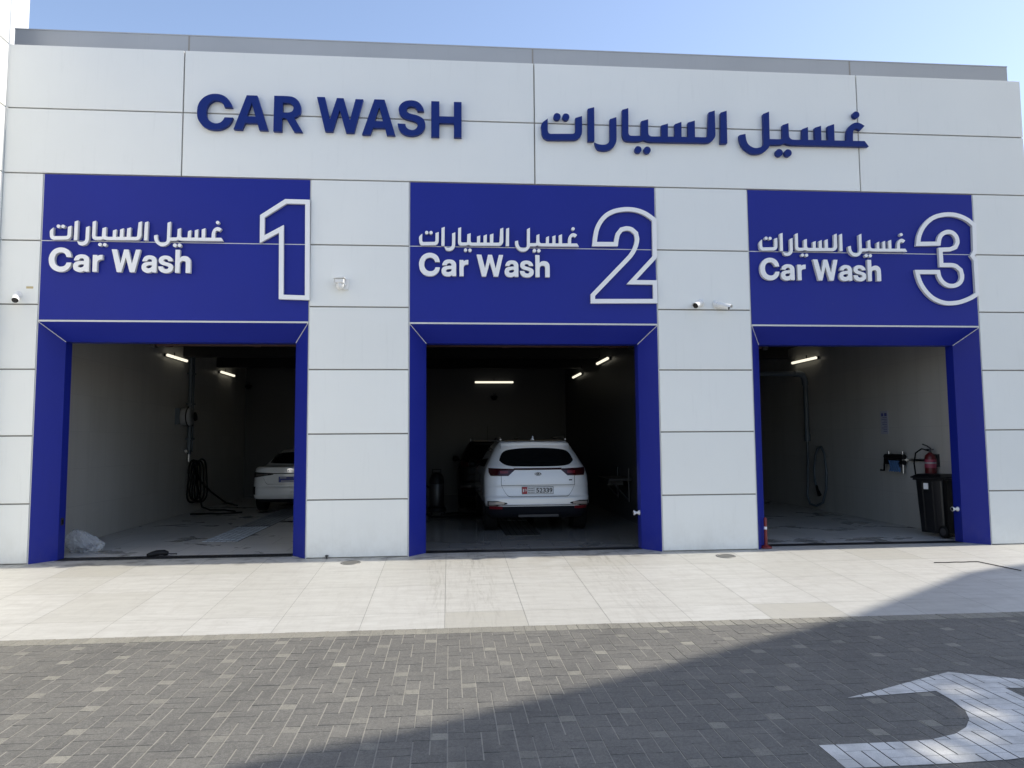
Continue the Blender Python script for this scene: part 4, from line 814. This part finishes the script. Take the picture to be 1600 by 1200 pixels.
for x in (-.255, .255):
    mb = MB(); mb.lathe([(.03, -.025), (.09, -.025), (.10, -.012), (.10, .012), (.09, .025), (.03, .025)], (x, -.25, .10), 'x', 24); wl = mb.build('wheel', M['rubber'], t)
    m2 = MB(); m2.lathe([(.004, 0), (.055, .004), (.06, -.004)], (x+(.027 if x > 0 else -.027), -.25, .10), 'x', 18); m2.build('hub', M['darkmetal'], wl)
mb = MB(); mb.box(-.262, -.248, .02, .11, .78, .88); mb.build('sticker', M['plate'], t)

# red bollard post by the right bay entrance
t = thing('bollard_post', 'short red flexible post with a white band at the right bay entrance', 'bollard', (4.645, .12, 0))
mb = MB(); mb.lathe([(.085, .002), (.09, .012), (.075, .026), (.035, .045), (.026, .055)], (0, 0, 0), 'z', 24); mb.build('base', M['orange'], t)
mb = MB(); mb.lathe([(.024, .05), (.023, .25), (.022, .43), (.016, .445), (.004, .45)], (0, 0, 0), 'z', 18); mb.build('post', M['orange'], t)
mb = MB(); mb.lathe([(.0242, .275), (.0242, .315)], (0, 0, 0), 'z', 18); mb.build('band', M['reflective'], t)

# drains
for bi, (a, b) in enumerate(BAYS):
    t = thing('slot_drain', f'dark slotted drain across the entrance of the {names[bi]} bay', 'drain', ((a+b)/2,   .36 if bi == 0 else .38, 0), 0, 'slot drains at the bay entrances')
    L = (b-a)/2-WS; wd = .13 if bi == 0 else .095
    mb = MB(); mb.box(-L, L, -wd, wd, -.02, .002); mb.build('channel', M['ink'], t)
    mb = MB(); n = int(2*L/.06)
    for k in range(n):
        x = -L+.06*(k+.5); mb.add([(x-.034, -wd, .0035), (x-.026, -wd, .0035), (x+.034, wd, .0035), (x+.026, wd, .0035)], [(0, 1, 2, 3)])
        mb.add([(x+.026, -wd, .0030), (x+.034, -wd, .0030), (x-.026, wd, .0030), (x-.034, wd, .0030)], [(0, 1, 2, 3)])
    mb.box(-L, L, -wd-.012, -wd, -.02, .005); mb.box(-L, L, wd, wd+.012, -.02, .005); mb.build('grate', M['darkgrate' if bi == 0 else 'ink'], t)
for bi, (x0, x1, y0, y1, where) in enumerate(((-4.0, -3.42, 1.95, 9.5, 'left bay leading to the saloon'), (.95, 1.56, 2.05, 7.0, 'middle bay beneath the white car'))):
    t = thing('floor_grate', f'long galvanised floor grate in the {where}', 'grate', ((x0+x1)/2, y0, 0), 0, 'floor grates in the bays')
    hw = (x1-x0)/2; Ln = y1-y0
    mb = MB(); mb.box(-hw, hw, 0, Ln, -.01, .002); mb.build('sump', M['soil'], t)
    for (ya, yb, m_) in ((0, 2.15, 'grate' if bi == 0 else 'dullsteel'), (2.25, Ln, 'dullgrate')):
        mb = MB(); nr = int((yb-ya)/.215); cw = 2*hw/6
        for r_ in range(nr):
            for q in range(6):
                xa = -hw+cw*q; yy = ya+.215*r_; dz_ = .002*random.random()
                mb.box(xa+.008, xa+cw-.008, yy+.014, yy+.201, .003, .007+dz_)
        mb.build('grating', M[m_], t)

# ------------------------------------------------------------------ security cameras
def bullet_cam(loc, rz, tilt, label, group=None, base=True):
    t = thing('security_camera', label, 'camera', loc, rz, group)
    mb = MB(); mb.lathe([(.055, 0), (.058, -.012), (.05, -.03), (.02, -.035)], (0, 0, 0), 'y', 20); mb.tube([(0, -.03, 0), (0, -.06, 0), (0, -.085, -.01)], .018, 10); mb.build('mount', M['wplastic'], t)
    ct, s_ = math.cos(tilt), math.sin(tilt)
    def P(y, z): return (0, -.07-(y*ct+z*s_)*1, -.02+(-y*s_+z*ct))
    mb = MB(); n = 18; prof = [(.034, -.04), (.042, -.02), (.042, .15), (.040, .155)]
    rings = [[(r_*math.cos(2*math.pi*k/n), P(h, r_*math.sin(2*math.pi*k/n))[1], P(h, r_*math.sin(2*math.pi*k/n))[2]) for k in range(n)] for r_, h in prof]
    for a_, b_ in zip(rings, rings[1:]): mb.add(a_+b_, [(k, (k+1) % n, n+(k+1) % n, n+k) for k in range(n)], 0, True)
    mb.add(rings[0], [tuple(range(n-1, -1, -1))])
    hood = []
    for h in (.02, .185): hood.append([(.047*math.cos(q), P(h, .047*math.sin(q))[1], P(h, .047*math.sin(q))[2]) for q in [math.pi*k/10 for k in range(11)]])
    mb.add(hood[0]+hood[1], [(k, k+1, 12+k, 11+k) for k in range(10)], 0, True); mb.build('camera_body', M['wplastic'], t)
    mb = MB(); c0 = [(.0385*math.cos(2*math.pi*k/n), P(.1555, .0385*math.sin(2*math.pi*k/n))[1], P(.1555, .0385*math.sin(2*math.pi*k/n))[2]) for k in range(n)]
    mb.add(rings[-1]+c0, [(k, (k+1) % n, n+(k+1) % n, n+k) for k in range(n)]); mb.add(c0, [tuple(range(n))]); mb.build('lens', M['lens'], t)
    return t
bullet_cam((-5.90, 0, 3.64), R(22), R(32), 'white bullet camera alone on the leftmost white pier', 'white bullet cameras on the facade')
bullet_cam((3.72, 0, 3.62), R(-40), R(20), 'left one of the white camera pair on the pier between the middle and right bays', 'white bullet cameras on the facade')
bullet_cam((3.93, 0, 3.60), R(48), R(18), 'right one of the white camera pair on the pier between the middle and right bays', 'white bullet cameras on the facade')
t = thing('security_camera', 'boxy white camera on the pier between the left and middle bays', 'camera', (-1.52, 0, 3.84), 0)
mb = MB(); mb.box(.02, .09, -.03, -.001, -.08, .08, 0, .004); mb.build('mount', M['wplastic'], t)
mb = MB(); mb.box(-.085, .045, -.15, -.04, -.01, .055, 0, .012); mb.add([(-.10, -.165, .055), (.055, -.165, .062), (.055, -.03, .066), (-.10, -.03, .058), (-.10, -.165, .067), (.055, -.165, .074), (.055, -.03, .078), (-.10, -.03, .070)], [(3, 2, 1, 0), (4, 5, 6, 7), (0, 1, 5, 4), (1, 2, 6, 5), (2, 3, 7, 6), (3, 0, 4, 7)]); mb.build('camera_body', M['wplastic'], t)
mb = MB(); mb.lathe([(.01, -.075), (.035, -.062), (.052, -.03), (.055, .0), (.05, .01)], (-.015, -.085, -.018), 'z', 20); mb.tube([(-.02, -.06, 0), (.05, -.02, -.01)], .025, 10); mb.build('dome', M['wplastic'], t)
mb = MB(); mb.box(-.091, -.084, -.13, -.06, .002, .045); mb.build('lens', M['lens'], t)
for (loc, lab) in (((-5.86, 11.6, 3.28), 'small dark camera in the back corner of the left bay'), ((1.36, 11.7, 2.95), 'small dark camera on the middle bay back wall below the tube light')):
    t = thing('indoor_camera', lab, 'camera', loc, 0, 'small dark indoor cameras')
    mb = MB(); mb.box(-.05, .05, .02, .10, -.06, .10); mb.build('mount', M['darkmetal'], t)
    mb = MB(); mb.lathe([(.02, -.10), (.09, -.05), (.10, .0), (.09, .03)], (0, -.02, -.02), 'z', 16); mb.build('dome', M['black'], t)
# door sensors on the jambs
for bi, (loc, sx) in enumerate((((BAYS[1][1]-WS, .38, .52), -1), ((BAYS[2][1]-WS, .38, .50), -1), ((BAYS[0][0]+WS, .38, .52), 1))):
    if bi == 2:
        t = thing('door_sensor', 'small black recessed sensor on the left jamb of the left bay', 'sensor', loc)
        mb = MB(); mb.box(-.002, .012, -.03, .03, -.05, .05); mb.build('housing', M['darkmetal'], t); mb = MB(); mb.box(.0125, .016, -.018, .018, -.03, .03); mb.build('sensor_lens', M['lens'], t)
    else:
        t = thing('door_sensor', f'small silver sensor on the right jamb of the {names[bi+1]} bay', 'sensor', loc, 0, 'silver door sensors')
        mb = MB(); mb.lathe([(.035, 0), (.035, -.015), (.018, -.03), (.018, -.055), (.034, -.075), (.034, -.095)], (0, 0, 0), 'x', 16); mb.build('housing', M['wplastic'], t)
        mb = MB(); mb.lathe([(.028, -.096), (.004, -.098)], (0, 0, 0), 'x', 16); mb.build('sensor_lens', M['lens'], t)
# tape remnant
mb = MB(); mb.box(-5.79, -5.70, -.003, .001, 3.735, 3.765); thing_mesh('tape_remnant', 'yellowed strip of old tape on the leftmost pier above the camera', 'tape', mb, M['tape'])
mb = MB(); mb.tube([(-1.685, -.035, -.002), (-1.685, -.035, .05)], .010, 8); mb.box(-1.705, -1.665, -.05, -.001, .03, .045); thing_mesh('pipe_stub', 'tiny dark drain stub at the foot of the pier between left and middle bays', 'pipe', mb, M['darkmetal'])
# round covers in the apron
for i, (x, y, lab) in enumerate(((-1.32, -.31, 'round steel cover in the apron before the left of the two inner piers'), (3.84, -.39, 'round steel cover in the apron before the right of the two inner piers'))):
    t = thing('drain_cover', lab, 'cover', (x, y, SL*y+.003), 0, 'round covers in the apron')
    t.rotation_euler = (math.atan(SL), 0, 0)
    mb = MB(); mb.lathe([(.135, -.01), (.135, .003), (.112, .004), (.112, -.01)], (0, 0, 0), 'z', 32); mb.build('ring', M['cover'], t)
    mb = MB(); mb.lathe([(.110, .0015), (.06, .003), (.004, .003)], (0, 0, 0), 'z', 32); mb.build('lid', mat('cover_lid', (.12, .115, .10), .5), t)
# wire lying on the apron
mb = MB(); pts = []
for (x, y), (x2, y2), n in (((6.43, -1.07), (7.05, -1.07), 10), ((7.05, -1.07), (7.22, -1.58), 12)):
    for k in range(n): u = k/n; X, Y = x+(x2-x)*u, y+(y2-y)*u; pts.append((X, Y+.008*math.sin(k*1.7), SL*Y+.008))
pts.append((7.23, -1.60, SL*-1.6+.008)); mb.tube(pts, .0055, 7); thing_mesh('loose_cable', 'bent black cable lying on the sunlit apron at the right', 'cable', mb, M['rubber'])
# plastic bag and spray gun in the left bay
bm = bmesh.new(); bmesh.ops.create_icosphere(bm, subdivisions=6, radius=1)
for v in bm.verts:
    d = v.co.normalized();
    rg_ = lambda q, s_: 1-2*abs(noise.noise(q*s_+Vector((2*s_, 5, 1))))
    k = .82+.35*noise.noise(d*1.5+Vector((3, 1, 2)))+.13*rg_(d, 2.3)+.10*rg_(d+Vector((.3, .1, 0)), 4.7)+.05*rg_(d, 9)
    p = d*k; top = max(0, p.z); v.co = Vector((p.x*.24*(1-.55*top)-.09*top, p.y*.16*(1-.4*top), max(0, (p.z+.62))*.215))
for f_ in bm.faces: f_.smooth = True
me = bpy.data.meshes.new('plastic_bag'); bm.to_mesh(me); bm.free(); me.materials.append(M['bag']); bagr = thing('plastic_bag', 'crumpled clear plastic bag in the left corner of the left bay', 'bag', (-5.40, 1.06, .002))
o = bpy.data.objects.new('film', me); COL.objects.link(o); o.parent = bagr
mb = MB(); mb.tube([(.02, -.05, .05), (.10, -.02, .09), (.17, .02, .10)], [.05, .04, .02], 10); mb.tube([(-.12, .03, .03), (-.02, .0, .04)], .03, 8); mb.build('contents', mat('bag_contents', (.03, .035, .06), .7), bagr)
t = thing('spray_gun', 'black spray gun lying on the floor at the left bay drain', 'spray gun', (-4.12, .50, 0), R(8))
mb = MB(); mb.tube([(-.13, -.05, .02), (-.09, -.01, .03), (-.03, .02, .04), (.07, .03, .04), (.12, .02, .035)], [.03, .04, .046, .046, .028], 10); mb.build('grip', M['black'], t)
mb = MB(); mb.tube([(.11, .02, .03), (.24, .03, .02)], .009, 8); mb.tube([(0, .01, .02), (.03, -.03, .015), (.07, -.02, .012)], .007, 6); mb.build('nozzle', M['darkmetal'], t)
# middle bay: vacuum cleaner tank, hose on the floor, folding bench
t = thing('tank_vacuum', 'steel drum vacuum cleaner at the left side of the middle bay', 'vacuum', (-.27, 5.5, 0))
mb = MB(); mb.lathe([(.15, .22), (.16, .24), (.16, .68), (.15, .70)], (0, 0, 0), 'z', 28); mb.build('drum', M['dullsteel'], t)
mb = MB(); mb.lathe([(.165, .70), (.165, .76), (.13, .88), (.06, .93), (.01, .94)], (0, 0, 0), 'z', 28); mb.tube([(-.09, 0, .9), (-.09, 0, 1.0), (.09, 0, 1.0), (.09, 0, .9)], .015, 8); mb.build('motor_head', M['black'], t)
mb = MB(); mb.lathe([(.20, .10), (.21, .12), (.19, .20), (.15, .22)], (0, 0, 0), 'z', 20)
for q in range(4): a_ = q*math.pi/2+.6; mb.lathe([(.02, -.02), (.045, -.02), (.045, .02), (.02, .02)], (.19*math.cos(a_), .19*math.sin(a_), .048), 'x', 14)
mb.build('base', M['black'], t)
mb = MB(); mb.tube([(-.14, -.02, .62), (-.26, -.08, .66), (-.30, -.1, .4), (-.26, -.2, .1), (-.1, -.35, .03), (.3, -.4, .025), (.8, -.1, .025), (.9, .3, .025), (.5, .5, .025), (.2, .3, .025)], .024, 8); mb.tube([(.25, -.5, .025), (.6, -.65, .025), (1.0, -.4, .025), (1.1, .1, .03)], .02, 8); mb.build('hose', M['rubber'], t)
t = thing('wall_bench', 'grey fold down bench bracketed on the right wall of the middle bay', 'bench', (3.5, 4.3, .82), 0)
mb = MB(); mb.box(-.42, .03, -.70, .55, .0, .035); mb.box(-.40, -.1, -.5, .3, -.10, -.02); mb.build('top', M['dullsteel'], t)
mb = MB()
for y in (-.55, .4): mb.tube([(-.36, y, -.01), (-.02, y, -.38)], .016, 8); mb.tube([(0, y, .22), (0, y, -.42)], .018, 8)
mb.build('bracket', M['dullsteel'], t)
SPOTS = [gp(2.60, -6.82)+(.21,), gp(2.92, -6.66)+(.17,), gp(3.20, -6.35)+(.19,), gp(3.32, -5.96)+(.17,), gp(2.36, -6.52)+(.11,)]  # light patches wanted on the arrow; matching holes are added to the slab
# unseen building added beyond the right edge, slab shaped to shade the paving corner
HC = 15.0
def shp(x, y, z): o_ = (HC-z)/math.tan(R(SUN_EL)); return (x+o_*math.cos(R(SUN_AZ)), y+o_*math.sin(R(SUN_AZ)))
edge = [shp(-6.5, -8.6, ZP), shp(-.95, -6.13, ZP), shp(.02, -5.71, ZP), shp(1.43, -4.92, ZP), shp(4.22, -3.25, -.18), shp(6.65, -1.63, -.09), shp(7.4, -1.33, -.08), shp(9.2, -.85, -.05)]
poly = edge+[(24.0, -.3), (24.0, -14.5), (edge[0][0], -14.5)]
t = thing('unseen_shade_building', 'unseen building added beyond the right edge, its slab shaped to shade the lower right paving', 'building', (0, 0, 0))
holes = []
for px_, py_, rr in SPOTS:
    cx, cy = shp(px_, py_, ZP); holes.append([(cx+rr*1.0*math.cos(q*math.pi/5), cy+rr*.8*math.sin(q*math.pi/5)) for q in range(10)])
mb = MB()
xs = sorted({x for lp in [poly]+holes for x, y in lp}); ov = []
def spans(lp, x):
    ys = []
    for p, q in zip(lp, lp[1:]+lp[:1]):
        if (p[0] <= x < q[0]) or (q[0] <= x < p[0]): ys.append((p, q))
    return ys
for a_, c_ in zip(xs, xs[1:]):      # vertical strips between outline corners; holes leave gaps
    if c_-a_ < 1e-6: continue
    xm = (a_+c_)/2; cr = []
    for lp in [poly]+holes:
        for p, q in spans(lp, xm):
            f_ = lambda x: p[1]+(q[1]-p[1])*(x-p[0])/(q[0]-p[0])
            cr.append((f_(xm), f_(a_), f_(c_)))
    cr.sort()
    for lo_, hi_ in zip(cr[::2], cr[1::2]):
        q4 = [(a_, lo_[1]), (c_, lo_[2]), (c_, hi_[2]), (a_, hi_[1])]
        mb.add([(x, y, HC) for x, y in q4]+[(x, y, HC+.25) for x, y in q4], [(3, 2, 1, 0), (4, 5, 6, 7)])
for lp in [poly]+holes:
    n = len(lp); mb.add([(x, y, HC) for x, y in lp]+[(x, y, HC+.25) for x, y in lp], [(i, (i+1) % n, n+(i+1) % n, n+i) for i in range(n)])
mb.build('shade_slab', M['white'], t)
mb = MB(); mb.box(20, 23.5, -14.2, -10.4, ZP-.02, HC-.01); mb.build('main_block', M['white'], t)  # core and window bands added to carry the shading slab
mb = MB()
for k in range(5): mb.box(19.96, 19.99, -13.8, -10.8, 1+2.8*k, 2.6+2.8*k)
mb.build('window_band', M['glass'], t)
